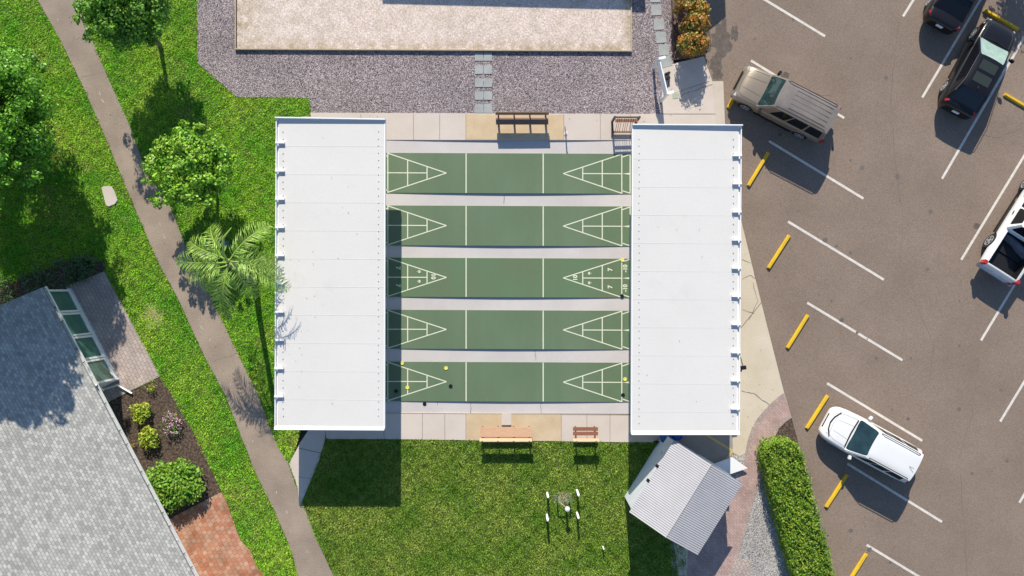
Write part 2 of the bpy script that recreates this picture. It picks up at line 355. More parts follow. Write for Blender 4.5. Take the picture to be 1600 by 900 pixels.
# parking lot
lot = [(1105, -400), (1086, -30), (1100, 88), (1113, 127), (1130, 127), (1133, 200), (1157, 340), (1190, 475), (1226, 617), (1236, 650), (1248, 695), (1268, 760), (1287, 830), (1303, 900), (1370, 1200), (2300, 1200), (2300, -400)]
lotO = slab('parking_lot', lot, -.06, M['asphalt'], .1)
def stripe(m, a, b, w, z, mb=None):
    A, B = W(*a), W(*b); d = (B - A).normalized(); n = Vector((-d.y, d.x, 0)) * w / 2
    mb = mb or MB(); mb.add([(A - n).to_tuple()[:2] + (z,), (B - n).to_tuple()[:2] + (z,), (B + n).to_tuple()[:2] + (z,), (A + n).to_tuple()[:2] + (z,)], [(0, 1, 2, 3)])
    return mb
for a, b_ in [((1197, 0), (1290, 56)), ((1174, 94), (1320, 184)), ((1202, 220), (1350, 310)), ((1232, 346), (1382, 437)), ((1262, 473), (1411, 563)),
              ((1293, 599), (1442, 689)), ((1325, 725), (1473, 816)), ((1355, 852), (1505, 943)),
              ((1490, -100), (1412, 25)), ((1555, -38), (1442, 152)), ((1640, -8), (1473, 279)), ((1670, 130), (1503, 406)), ((1700, 257), (1534, 532)),
              ((1730, 384), (1564, 659)), ((1760, 511), (1594, 786))]:
    if a == (1197, 0): a = (1145, -32)
    stripe(None, a, b_, .115, -.056).build('parking_line', M['park'], lotO)
b = MB()
for cx, cy, rx, ry, s in [(1128, 62, 16, 30, 1), (1120, 100, 10, 18, 3), (1122, 118, 9, 6, 9), (1148, 50, 6, 13, 5), (1227, 118, 8, 6, 7), (1100, 60, 12, 35, 12)]:
    r2 = random.Random(s); n = 22
    pts = []
    for k in range(n):
        a = 2 * math.pi * k / n; q = .7 + .5 * r2.random()
        pts.append(W(cx + rx * q * math.cos(a), cy + ry * q * math.sin(a)))
    b.add([(p.x, p.y, -.0565 + .0005 * s) for p in pts], [list(range(n))])
b.build('damp_patch', M['lotstain'], lotO)
b = MB(); n = 14
b.add([(p.x, p.y, -.055) for p in [W(1527 + 5 * math.cos(2 * math.pi * k / n) * (1 + .3 * math.sin(3 * k)), 353 + 5 * math.sin(2 * math.pi * k / n)) for k in range(n)]], [list(range(n))])
b.build('oil_spot', M['lotstain'], lotO)
M['drip'] = mat('old_oil_drip', (.125, .108, .095), (.18, .155, .135), 5, fine=.3, fscale=24, rough=.75)
M['tyre_mark'] = mat('tyre_worn_asphalt', (.165, .138, .118), (.235, .195, .165), 2.5, 7, fine=.36, fscale=22, rough=.85, bump=.7, bscale=45)
rz_ = random.Random(44); b = MB()
for i, (cx, cy) in enumerate([(1330, 250), (1348, 262), (1300, 232), (1290, 375), (1330, 395), (1308, 384), (1340, 520), (1356, 530), (1316, 500), (1370, 560), (1300, 470), (1395, 640), (1420, 655), (1500, 640), (1360, 860), (1392, 880), (1330, 830), (1470, 775), (1565, 610), (1500, 470), (1455, 330), (1385, 120), (1330, 90), (1240, 30), (1450, 420), (1520, 740), (1575, 720), (1424, 560), (1220, 210), (1248, 330), (1280, 460), (1500, 540), (1404, 275), (1180, 60)]):
    r_ = rz_.uniform(.8, 3.2); n = 14
    b.add([tuple(W(cx + r_ * (1 + .5 * rz_.random()) * math.cos(6.283 * k / n), cy + r_ * (1 + .5 * rz_.random()) * math.sin(6.283 * k / n)))[:2] + (-.0548 + i * .00001,) for k in range(n)], [list(range(n))])
b.build('oil_drips', M['drip'], lotO)

def ccrack(pts, w, z, seed, mb):
    r2 = random.Random(seed); P = []
    for i in range(len(pts) - 1):
        for k in range(9):
            t = k / 9; P.append((pts[i][0] + (pts[i + 1][0] - pts[i][0]) * t + r2.uniform(-1.1, 1.1), pts[i][1] + (pts[i + 1][1] - pts[i][1]) * t + r2.uniform(-1.1, 1.1)))
    P.append(pts[-1])
    for i in range(len(P) - 1): stripe(None, P[i], P[i + 1], w * r2.uniform(.4, 1.3), z + (i % 5) * .0001, mb)
for i, p_ in enumerate([[(1405, 30), (1392, 150), (1400, 260), (1412, 340), (1406, 420)], [(1530, 560), (1520, 650), (1500, 720), (1512, 900)], [(1200, 150), (1236, 140), (1300, 150)], [(1430, 470), (1460, 540), (1452, 600)], [(1600, 200), (1560, 215), (1530, 210)]]):
    b = MB(); ccrack(p_, .016, -.0555, i, b); b.build('hairline_crack', mat('asphalt_crack', (.14, .12, .105), (.19, .16, .14), 4, rough=.9) if i == 0 else bpy.data.materials['asphalt_crack'], lotO)
b = MB()
for i, p_ in enumerate([[(112, 62), (138, 58)], [(128, 120), (170, 112)], [(330, 566), (372, 552)]]): ccrack(p_, .014, .001, 20 + i, b)
tag(b.build('path_crack', bpy.data.materials['asphalt_crack']), kind='structure')
b = MB(); r3 = random.Random(9)
for (cx, cy, s) in [(156, 146, 2.2), (160, 157, 2.6), (250, 350, 1.8), (257, 370, 2.5), (276, 410, 1.4), (315, 512, 2.6), (328, 530, 1.8), (360, 600, 1.5), (432, 770, 2.0), (448, 800, 2.4), (454, 830, 1.6), (205, 240, 1.5), (90, 30, 1.3), (340, 590, 1.2), (395, 690, 1.4), (480, 862, 1.5)]:
    n = 9; a0 = r3.random() * .6 + 1.0
    P = []
    for k in range(n):
        a = 6.283 * k / n; q = r3.uniform(.6, 1.2); u, v_ = s * 1.8 * q * math.cos(a), s * .55 * q * math.sin(a)
        P.append(tuple(W(cx + u * math.cos(a0) - v_ * math.sin(a0), cy + u * math.sin(a0) + v_ * math.cos(a0)))[:2] + (.0008,))
    b.add(P, [list(range(n))])
tag(b.build('path_scuff', mat('pale_scuff', (.50, .45, .39), (.36, .31, .27), 8, fine=.2)), kind='structure')

# concrete round the courts
slab('concrete_walk', [(485, 176), (1033, 178), (1033, 219), (603, 218.5), (470, 218), (470, 182), (486, 182)], 0, M['conc'])
slab('concrete_walk', [(470, 218), (600, 218.5), (600, 686), (510, 686), (508, 672), (470, 672)], 0, M['conc'])
slab('concrete_walk', [(600, 645), (987, 648), (987, 691), (600, 686)], 0, M['conc'])
slab('concrete_path', [(482, 672), (508, 672), (508, 686), (498, 720), (468, 793), (465, 762), (452, 724), (470, 690)], .003, M['conc'])
east = slab('concrete_apron', [(987, 219), (1131, 219), (1133, 200), (1157, 340), (1190, 475), (1226, 617), (1197, 643), (1178, 670), (1168, 707), (1156, 713), (1140, 705), (1120, 900), (1060, 900), (1030, 691), (987, 691)], .0, M['concb'])
slab('gravel_bed', [(1040, 695), (1175, 695), (1160, 780), (1100, 900), (1050, 900)], -.02, M['gravel2'], .08)
slab('concrete_walk', [(1036, 103), (1100, 88), (1113, 127), (1130, 127), (1133, 200), (1131, 219), (1033, 219), (1033, 178)], .0, M['conc'])
slab('kerb', [(1113, 127), (1130, 127), (1133, 200), (1120, 200)], .012, mat('kerb_concrete', (.54, .47, .38), (.60, .53, .44), 1, 5, fine=.1))
slab('concrete_patch', [(728, 178.5), (881, 179.5), (881, 218), (728, 217.5)], .006, M['tan'], .05)
slab('concrete_patch', [(728, 646.5), (877, 647.5), (877, 689), (728, 688)], .006, M['tan'], .05)
slab('concrete_patch', [(784, 645), (799, 645), (799, 664), (784, 664)], .012, M['conc'], .05)
slab('drain_grate', [(784, 664), (799, 664), (799, 667.5), (784, 667.5)], .014, M['wood_dark'], .05)
slab('shade_toned_pad', [(1050, 676), (1090, 640), (1144, 640), (1145, 700), (1140, 760), (1080, 760)], .006, mat('shade_toned_concrete', (.26, .24, .215), (.33, .30, .27), 1, 6, fine=.1, rough=.9), .05)  # the shade lying on this pad is put into its darker grey
# joints and cracks
jb = MB()
def jl(a, b_, w=.018, z=.0095): stripe(None, a, b_, w, z, jb)
for x in (564, 646, 687, 938, 985): jl((x, 178), (x, 218))
for x in (660, 695, 917, 953): jl((x, 646), (x, 688))
jl((728, 178), (728, 218)); jl((881, 179), (881, 218)); jl((728, 647), (728, 689)); jl((877, 647), (877, 689))
jl((1033, 178), (1131, 178)); jl((1060, 143), (1108, 127)); jl((467, 700), (501, 708), .03); jl((466, 745), (487, 748), .015)
jl((600, 645.3), (986, 648.3)); jl((600, 686), (600, 645)); jl((1157, 513), (1190, 472), .025)
tag(jb.build('concrete_joint', M['joint']), kind='structure')
cb = MB()
def crack(pts, w=.014, z=.0105, seed=1):
    r2 = random.Random(seed); P = []
    for i in range(len(pts) - 1):
        for k in range(6):
            t = k / 6; P.append((pts[i][0] + (pts[i + 1][0] - pts[i][0]) * t + r2.uniform(-.8, .8), pts[i][1] + (pts[i + 1][1] - pts[i][1]) * t + r2.uniform(-.8, .8)))
    P.append(pts[-1])
    for i in range(len(P) - 1): stripe(None, P[i], P[i + 1], w * r2.uniform(.6, 1.3), z, cb)
crack([(1158, 405), (1175, 412), (1182, 440)], seed=2); crack([(1160, 436), (1172, 430), (1184, 438)], seed=3)
crack([(1160, 484), (1178, 490)], seed=4); crack([(1158, 610), (1180, 616), (1203, 634)], .02, seed=5); crack([(1176, 440), (1184, 470), (1170, 500)], seed=6)
crack([(1062, 150), (1090, 140), (1118, 130)], seed=8)
tag(cb.build('concrete_crack', M['crack']), kind='structure')

# gravel and the sand court surround
slab('gravel_bed', [(308, -260), (308, 98), (370, 152), (483, 153), (486, 176), (1033, 178), (1036, 103), (1052, 98), (1046, -260)], -.012, M['gravel'], .1)
slab('gravel_bed', [(1193, 737), (1204, 705), (1249, 697), (1268, 760), (1287, 830), (1303, 900), (1350, 1100), (1170, 1100), (1150, 873), (1163, 827), (1178, 773)], -.02, M['gravel2'], .1)
slab('gravel_bed', [(1139, 707), (1150, 716), (1168, 706), (1155, 747), (1146, 775), (1135, 770)], .004, M['gravel2'], .1)
slab('mulch_bed', [(1215, 668), (1236, 650), (1249, 697), (1205, 705)], -.01, M['mulch'], .1)
slab('mulch_bed', [(1044, -260), (1050, 94), (1098, 88), (1086, -30), (1100, -260)], -.004, M['mulchr'], .1)
slab('brick_walk', [(1227, 617), (1197, 643), (1178, 670), (1168, 707), (1155, 747), (1140, 775), (1107, 845), (1075, 860), (1060, 1150), (1130, 1150), (1150, 873), (1163, 827), (1178, 773), (1193, 737), (1195, 710), (1205, 693), (1215, 668), (1236, 650)], .008, M['walkbrick'])
wb = MB()
ed = [(1226, 617), (1211, 629), (1197, 643), (1187, 655), (1178, 670), (1172, 688), (1168, 707)]
for i in range(len(ed) - 1): stripe(None, ed[i], ed[i + 1], .22, .012, wb)
ed = [(1236, 650), (1225, 658), (1215, 668), (1209, 680), (1205, 693), (1199, 710), (1194, 737), (1186, 755), (1178, 773), (1170, 800), (1163, 827), (1157, 850), (1150, 873)]
for i in range(len(ed) - 1): stripe(None, ed[i], ed[i + 1], .15, .0125, wb)
tag(wb.build('walk_edging', M['walkedge']), kind='structure')
slab('brick_landing', [(1150, 873), (1173, 877), (1171, 920), (1130, 920)], .013, M['paver'])

# garden surfaces beside the house
slab('paver_patio', [(104, 447), (163, 424), (250, 588), (165, 630), (60, 640)], .01, M['paver'])
slab('mulch_bed', [(165, 630), (250, 589), (270, 620), (305, 680), (345, 765), (344, 772), (262, 812), (200, 720)], -.012, M['mulch'], .1)
slab('mulch_bed', [(-40, 470), (40, 430), (100, 410), (160, 405), (166, 424), (105, 452), (60, 470), (-40, 520)], -.018, M['mulch'], .1)
slab('brick_patio', [(262, 812), (344, 770), (352, 778), (362, 808), (376, 845), (392, 862), (400, 885), (412, 900), (450, 1000), (330, 1000)], .008, M['redbrick'])

# alleys between the lanes: shallow concrete gutters dished towards their middle
def dip(px): return .018 + .062 * max(0, 1 - abs((px - 792) / 192) ** 1.6)
CY = [(238.8, 301.2), (321, 383.2), (402.6, 463.6), (484, 544.6), (565.2, 626.6)]
SL = 1.6 / 380                     # the plan is turned a touch
def cyx(y, px): return y + (px - 604) * SL
bands = [(218.6, CY[0][0])] + [(CY[i][1], CY[i + 1][0]) for i in range(4)] + [(CY[4][1], 645.3)]
for bi, (ya, yb) in enumerate(bands):
    vs = []; fs = []; nx = 40; x0, x1 = 600, 987
    for i in range(nx + 1):
        x = x0 + (x1 - x0) * i / nx
        for y in (ya, yb):
            p = W(x, cyx(y, x) if not (bi == 0 and y == ya) else y); vs.append((p.x, p.y, -dip(x)))
    for i in range(nx): fs.append((2 * i, 2 * i + 1, 2 * i + 3, 2 * i + 2))
    b = MB(); b.add(vs, fs); tag(b.build('concrete_gutter', M['strip']), kind='structure')
cb = MB()
for pts, s in [([(637, 225), (639, 240)], 1), ([(788, 304), (787, 318)], 2), ([(684, 628), (682, 645)], 3), ([(736, 628), (735, 646)], 4), ([(836, 547), (837, 563)], 5), ([(845, 630), (846, 646)], 6)]:
    for i in range(1):
        crack(pts, .016, -.055, s)
tag(cb.build('gutter_crack', M['crack']), kind='structure')

# ------------------------------------------------------------------ shuffleboard courts
court_labels = ['green shuffleboard lane at the north end, just below the long brown bench',
                'green shuffleboard lane between the north end lane and the numbered lane',
                'worn olive green shuffleboard lane with white score numbers, middle of the five',
                'green shuffleboard lane without discs just south of the numbered middle lane',
                'southernmost green shuffleboard lane with yellow and black discs scattered on it']
def text_mesh(s, size, rz, loc, parent, m):
    cu = bpy.data.curves.new('digits', 'FONT'); cu.body = s; cu.size = size; cu.align_x = 'CENTER'; cu.align_y = 'CENTER'; cu.offset = .012
    t = bpy.data.objects.new('digits', cu); COL.objects.link(t)
    dg = bpy.context.evaluated_depsgraph_get(); me = bpy.data.meshes.new_from_object(t.evaluated_get(dg)); bpy.data.objects.remove(t); bpy.data.curves.remove(cu)
    me.materials.clear(); me.materials.append(m)
    o = bpy.data.objects.new('painted_number', me); COL.objects.link(o); o.parent = parent
    o.rotation_euler = (0, 0, rz); o.location = Vector(loc) - parent_world(parent)
    o['label'] = 'painted score number ' + s
    return o
for ci, (y0, y1) in enumerate(CY):
    yc = (y0 + y1) / 2
    root = empty('shuffleboard_court', W(794, cyx(yc, 794)), 0, court_labels[ci], 'shuffleboard court', 'green shuffleboard lanes side by side')
    b = MB(); b.prism([W(565, cyx(y0, 565)), W(1018, cyx(y0, 1018)), W(1018, cyx(y1, 1018)), W(565, cyx(y1, 565))], -.14, .006, bottom=False)
    b.build('lane_surface', M['court3'] if ci == 2 else M['court'], root, world=True)
    LW = .047
    def L(xa, ya, xb, yb, w=LW): stripe(None, (xa, cyx(ya, xa)), (xb, cyx(yb, xb)), w, .0105 + .0004 * (len(b.f) % 7), b)
    for s, base, t1, t2, tip, end, dead in ((1, 606, 637, 667.3, 697.5, 593, 728.3), (-1, 971.5, 941, 910.5, 880, 984.5, 848.7)):
        b = MB(); f = lambda x: (x - base) / (tip - base)
        hy = (y1 - y0) / 2 - .6
        L(base, yc - hy, tip, yc); L(base, yc + hy, tip, yc); L(base, y0, base, y1); L(dead, y0 + .3, dead, y1 - .3, .05)
        for t in (t1, t2): h = hy * (1 - f(t)); L(t, yc - h, t, yc + h)
        L(base, yc, t2, yc)
        L(end, y0 + .4, end, y1 - .4); L(base, y0 + 5.5, end, y0 + .8); L(base, y1 - 5.0, end, y1 - .8)
        A = W(base, cyx(yc, base)); B1 = W(end, cyx(yc - 1.6, end)); B2 = W(end, cyx(yc + 1.6, end))
        b.add([(A.x, A.y, .0118), (B1.x, B1.y, .0118), (B2.x, B2.y, .0118)], [(0, 1, 2)])
        b.build('court_lines', M['line'], root, world=True)
    if ci == 2:
        for s, x, y, rz in (('7', 622, 418.6, -90), ('7', 622, 446, -90), ('8', 653.3, 424.3, -90), ('8', 653.3, 439.5, -90), ('10', 677, 432, -90),
                            ('10', 899, 434.3, 90), ('8', 922.5, 427, 90), ('8', 922.5, 442, 90), ('7', 953.5, 421.3, 90), ('7', 953.5, 448.3, 90), ('-10', 977, 419.5, 90), ('-10', 977, 450.3, 90)):
            text_mesh(s, .27 if s != '7' else .29, R(rz), W(x, y) + Vector((0, 0, .0135)), root, M['line'])

# discs
dl = [(628.2, 567.3, 'y', 'yellow disc on the top left corner of the southernmost lane, at the shade edge'),
      (697, 575, 'y', 'yellow disc just above the point of the left triangle on the southernmost lane'),
      (636.7, 605.3, 'y', 'yellow disc on a white line low in the left triangle of the southernmost lane'),
      (976.5, 592.3, 'y', 'yellow disc behind the right base line of the southernmost lane, by the centre wedge'),
      (972.6, 406.3, 'y', 'yellow disc in the top right corner of the numbered middle lane'),
      (704.2, 603.2, 'b', 'black disc in the sun just beyond the left triangle point of the southernmost lane'),
      (619, 611, 'b', 'black disc in the roof shade at the left end of the southernmost lane'),
      (663.3, 631.3, 'b', 'black disc lying in the concrete gutter south of the last lane'),
      (973.4, 617, 'b', 'black disc low in the right end zone of the southernmost lane'),
      (971.8, 462.6, 'b', 'black disc in the bottom right corner of the numbered middle lane')]
disc = {}
for x, y, k, lab in dl:
    z = .012 if not (x == 663.3) else -dip(x)
    if k not in disc:
        b = MB(); b.lathe([(.055, 0), (.085, .003), (.09, .012), (.088, .022), (.07, .025), (.06, .021), (.03, .021)], 20)
        o = b.build('shuffleboard_disc', M['discy' if k == 'y' else 'discb'], smooth=True); disc[k] = o
    else:
        o = disc[k].copy(); COL.objects.link(o)
    o.location = W(x, y) + Vector((0, 0, z + .002))
    tag(o, lab, 'disc', 'yellow shuffleboard discs' if k == 'y' else 'black shuffleboard discs')

# ------------------------------------------------------------------ the two shade shelters
def shelter(name, label, c, outer, seams, screws_x, y0br, zR=2.7):
    """c: four roof corners (NW NE SE SW) at roof height; outer: -1 west, +1 east side carries the gutter"""
    P = [W(x, y, zR) for x, y in c]
    cx = sum(p.x for p in P) / 4; cy = sum(p.y for p in P) / 4
    root = empty(name, (cx, cy, 0), 0, label, 'shelter', 'white roofed shelters over the court ends')
    NW, NE, SE, SW = P
    def inner(t):      # shrink polygon in x for the gutter
        return t
    gw = 4.2 * PX
    if outer < 0: q = [NW + Vector((gw, 0, 0)), NE, SE, SW + Vector((gw, 0, 0))]
    else: q = [NW, NE - Vector((gw, 0, 0)), SE - Vector((gw, 0, 0)), SW]
    b = MB()
    zo = zR - .04
    zs = [zo, zR, zR, zo] if outer < 0 else [zR, zo, zo, zR]
    top = [Vector((p.x, p.y, z)) for p, z in zip(q, zs)]; bot = [v - Vector((0, 0, .06)) for v in top]
    b.add(top + bot, [(0, 1, 2, 3), (7, 6, 5, 4), (0, 4, 5, 1), (1, 5, 6, 2), (2, 6, 7, 3), (3, 7, 4, 0)])
    panel = b.build('roof_panel', M['roof'], root, world=True)
    b = MB()
    for k in range(10):
        ys = y0br + seams * k + 3
        A = W(c[3][0] + 8 if outer < 0 else c[3][0] + 1, ys, zR); B = W(c[2][0] - 1 if outer < 0 else c[2][0] - 8, ys + .8, zR)
        m_ = (A + B) / 2; ln = (B - A).length
        sl = math.atan2(-.04 * outer, ln)
        Mx = Matrix.Rotation(math.atan2((B - A).y, (B - A).x), 3, 'Z') @ Matrix.Rotation(-sl if True else 0, 3, 'Y')
        b.box((m_.x, m_.y, zR - .02 + .0016), (ln, .03, .005), M=Matrix.Rotation(math.atan2((B - A).y, (B - A).x), 3, 'Z') @ Matrix.Rotation(sl * -1, 3, 'Y'))
    b.build('panel_seam', M['roof'], root, world=True)
    # fascias
    def beam(a, c_, z0, z1, th, nm, m_):
        d = (c_ - a); d.z = 0; L_ = d.length; mid = (a + c_) / 2
        bb = MB(); bb.box((mid.x, mid.y, (z0 + z1) / 2), (L_, th, z1 - z0), rz=math.atan2(d.y, d.x)); return bb.build(nm, m_, root, world=True)
    beam(NW - Vector((0.02, 0, 0)), NE + Vector((0.02, 0, 0)), zR - .22, zR + .115, .045, 'fascia', M['trim'])
    # southern cap: a sloped flashing that faces the sun
    bb = MB(); a = SW; c_ = SE; w = .13
    bb.add([(a.x, a.y + w, zR + .004), (c_.x, c_.y + w, zR + .004), (c_.x, c_.y, zR + .075), (a.x, a.y, zR + .075),
            (a.x, a.y, zR - .22), (c_.x, c_.y, zR - .22), (a.x, a.y - .03, zR + .075), (c_.x, c_.y - .03, zR + .075), (a.x, a.y - .03, zR - .22), (c_.x, c_.y - .03, zR - .22)],
           [(0, 1, 2, 3), (3, 2, 7, 6), (6, 7, 9, 8), (0, 3, 4), (1, 5, 2), (8, 9, 5, 4), (3, 6, 8, 4), (2, 5, 9, 7)])
    bb.build('flashing', M['trim'], root, world=True)
    iN, iS = (NE, SE) if outer < 0 else (NW, SW)
    oN, oS = (NW, SW) if outer < 0 else (NE, SE)
    beam(iN + Vector((-.0 * outer, -.05, 0)), iS + Vector((0, .05, 0)), zR - .2, zR + .012, .04, 'fascia', M['trim'])
    # gutter: U channel
    bb = MB(); n = Vector((-outer, 0, 0))
    for off, wd, za, zb in ((.02, .04, zR - .12, zR + .02), (gw / 2, gw, zR - .14, zR - .12), (gw - .02, .02, zR - .12, zR - .062)):
        d = oS - oN; mid = (oN + oS) / 2 + n * off
        bb.box((mid.x, mid.y, (za + zb) / 2), (d.length - .1, wd, zb - za), rz=math.atan2(d.y, d.x))
    bb.build('gutter', M['trim'], root, world=True)
    bm_ = MB(); 
    for k in range(10):
        y = y0br + seams * k - 2
        t = (y - c[0][1]) / (c[3][1] - c[0][1]); ex = (c[0][0] + (c[3][0] - c[0][0]) * t) if outer < 0 else (c[1][0] + (c[2][0] - c[1][0]) * t)
        A = W(ex, y, zR) ; bb = MB()
        bb.box((A.x - outer * 6.6 * PX, A.y, zR + .035), (13 * PX, .075, .11))
        bb.build('gutter_bracket', M['trim'], root, world=True)
    scr = None
    y = c[0][1] + 22
    while y < c[3][1] - 12:
        for sx in screws_x:
            p = W(sx + random.uniform(-.4, .4), y + random.uniform(-.5, .5), zR); zz = zR - .026 if abs(p.x - oN.x) < 1 else zR
            if scr is None: bb = MB(); bb.lathe([(.021, -.01), (.021, .016), (.006, .024)], 8); scr = bb.build('roof_screw', M['screw'], root); so_ = scr
            else: so_ = scr.copy(); COL.objects.link(so_); so_.parent = root
            so_.location = (p.x - root.location.x, p.y - root.location.y, zz)
        y += 11.1
    # structure below
    for fx in (.14, .80) if outer < 0 else (.2, .86):
        for fy in (.05, .35, .65, .95):
            p = NW.lerp(NE, fx).lerp(SW.lerp(SE, fx), fy)
            bb = MB(); bb.box((p.x, p.y, (zR - .24) / 2 + .005), (.1, .1, zR - .25)); bb.box((p.x, p.y, .012), (.22, .22, .014)); bb.build('post', M['post'], root, world=True)
        a = NW.lerp(NE, fx); c_ = SW.lerp(SE, fx); beam(a + Vector((0, -.1, 0)), c_ + Vector((0, .1, 0)), zR - .24, zR - .07 if False else zR - .105, .1, 'roof_beam', M['post'])
    return root
sh1 = shelter('shade_shelter', 'white flat roofed shelter over the west ends of the lanes, palm frond on its edge', [(431, 184), (601.5, 187), (600.5, 671), (429, 670)], -1, 44.0, (442, 591.5), 225)
sh2 = shelter('shade_shelter', 'white flat roofed shelter over the east ends of the lanes, beside the parked cars', [(988.5, 195), (1159, 196), (1155.5, 678), (986.5, 678)], 1, 43.9, (998.5, 1146), 245)
fl = MB(); p0 = W(1157, 558, 2.3); p1 = W(1160.5, 571, 2.2)
fl.tube([p0, p1], .02, 6); fl.build('lamp_arm', M['wood_dark'], sh2, world=True)
fl = MB(); p = W(1161.5, 574.5, 2.25); fl.box(p, (.24, .17, .12), rz=.15); fl.box(p - Vector((.09, .14, .03)), (.06, .1, .06)); fl.build('floodlight', M['black'], sh2, world=True, bevel=.015)
# a third canopy of the same kind north of the sand court: its shade falls into the picture
def far_canopy(label, corners, zR, name='shade_shelter'):
    P = [W(x, y) for x, y in corners]; c = sum(P, Vector()) / len(P)
    root = empty(name, (c.x, c.y, 0), 0, label, 'shelter', 'white roofed shelters over the court ends')
    b = MB(); b.prism(P, zR - .12, zR); b.build('roof_panel', M['roof'], root, world=True)
    for q in P:
        b = MB(); e = q.lerp(c, .08); b.box((e.x, e.y, (zR - .12) / 2), (.1, .1, zR - .125)); b.build('post', M['post'], root, world=True)
    return root
far_canopy('white canopy north of the sand court whose shade falls over the sand', [(588, -125), (998, -115), (998, -330), (588, -330)], 2.72)
far_canopy('white canopy beside the parking lot entrance casting a corner shade', [(1095, -87), (1124, -110), (1117, -300), (1068, -300), (1068, -110)], 2.7)
# ------------------------------------------------------------------ sand court
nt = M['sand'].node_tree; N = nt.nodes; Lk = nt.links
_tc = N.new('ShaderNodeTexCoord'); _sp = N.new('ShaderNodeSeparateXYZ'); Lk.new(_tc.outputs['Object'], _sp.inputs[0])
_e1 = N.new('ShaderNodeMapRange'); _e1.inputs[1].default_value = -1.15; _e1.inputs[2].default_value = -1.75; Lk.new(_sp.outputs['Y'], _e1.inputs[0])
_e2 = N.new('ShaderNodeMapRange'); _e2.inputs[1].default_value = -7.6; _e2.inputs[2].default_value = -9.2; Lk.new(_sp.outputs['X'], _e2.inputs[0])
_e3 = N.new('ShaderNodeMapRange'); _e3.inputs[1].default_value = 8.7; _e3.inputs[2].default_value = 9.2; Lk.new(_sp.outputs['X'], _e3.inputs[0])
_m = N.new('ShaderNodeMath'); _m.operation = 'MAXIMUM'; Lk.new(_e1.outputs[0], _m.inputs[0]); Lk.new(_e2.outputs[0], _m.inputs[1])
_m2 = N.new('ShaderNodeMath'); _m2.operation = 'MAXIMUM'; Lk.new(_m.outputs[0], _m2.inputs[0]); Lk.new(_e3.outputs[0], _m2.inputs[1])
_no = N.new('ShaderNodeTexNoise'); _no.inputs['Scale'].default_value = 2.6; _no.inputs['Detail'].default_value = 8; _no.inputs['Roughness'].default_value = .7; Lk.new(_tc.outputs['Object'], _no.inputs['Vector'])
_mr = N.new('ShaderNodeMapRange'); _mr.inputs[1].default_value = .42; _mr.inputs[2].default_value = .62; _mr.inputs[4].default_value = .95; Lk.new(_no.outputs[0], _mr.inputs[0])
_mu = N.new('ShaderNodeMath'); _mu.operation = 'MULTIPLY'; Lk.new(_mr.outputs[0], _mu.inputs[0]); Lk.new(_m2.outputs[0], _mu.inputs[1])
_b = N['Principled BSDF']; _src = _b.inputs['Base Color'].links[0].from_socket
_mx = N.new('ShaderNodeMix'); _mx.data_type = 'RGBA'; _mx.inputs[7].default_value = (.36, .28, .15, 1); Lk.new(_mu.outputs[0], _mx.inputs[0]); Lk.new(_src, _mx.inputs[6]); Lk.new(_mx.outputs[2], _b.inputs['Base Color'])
sc = empty('sand_court', W(677, 20), 0, 'long sand court with low timber edging, stained brown along its south side', 'sand court')
b = MB(); b.prism(pl([(371, -240), (985, -240), (985, 79), (371, 76)]), -.1, .05, bottom=False); b.build('sand_surface', M['sand'], sc, world=True)
b = MB()
def board(a, c_, th, z0, z1, mb):
    A, B = W(*a), W(*c_); d = B - A; mid = (A + B) / 2; mb.box((mid.x, mid.y, (z0 + z1) / 2), (d.length, th, z1 - z0), rz=math.atan2(d.y, d.x))
board((368, 77.5), (987, 80.5), .05, -.1, .125, b); b.build('edge_board', M['timber'], sc, world=True)
b = MB(); board((369, -240), (369, 76.5), .05, -.1, .12, b); b.build('edge_board', M['timber'], sc, world=True)
b = MB(); board((986, -240), (986, 79.5), .05, -.1, .12, b); b.build('edge_board', M['timber'], sc, world=True)

# stepping stones: pairs down the middle, singles on the right
ordn = ['first', 'second', 'third', 'fourth', 'last']
ys = [(82, 95), (102, 115.5), (122.5, 136), (143, 156), (162.5, 176.5)]
for i, (a, c_) in enumerate(ys):
    for s, (xa, xb) in (('left', (742, 755)), ('right', (756, 769))):
        b = MB(); b.prism(pl([(xa, a), (xb, a), (xb, c_), (xa, c_)]), -.06, .012)
        o = b.build('stepping_stone', M['slab'])
        where = ('%s slab of the pair touching the sand court edge' % s) if i == 0 else ('%s slab of the pair touching the concrete walk' % s) if i == 4 else '%s slab of the %s pair down from the sand court' % (s, ordn[i])
        tag(o, 'grey stepping stone in gravel, ' + where, 'stepping stone', 'paired stepping stones across the gravel')
rs = [(1012, -20, 0), (1024, -5, 0), (1025.5, 15.5, .03), (1029.5, 38, .06), (1033, 58.5, .08), (1037, 78, .1), (1041, 96, .28)]
wh = [None, 'cut off by the top of the photo', 'topmost whole slab of the right hand row', 'second whole slab of the right hand row', 'middle slab of the right hand row, beside the croton bed', 'second from the concrete in the right hand row', 'touching the concrete beside the white sign']
for i, (x, y, a) in enumerate(rs):
    if wh[i] is None: continue
    p = W(x, y); b = MB(); b.box((0, 0, -.02), (.48, .52, .06), rz=a); o = b.build('stepping_stone', M['slab'], bevel=.006); o.location = (p.x, p.y, 0)
    tag(o, 'grey square stepping stone, ' + wh[i], 'stepping stone', 'single stepping stones beside the croton bed')

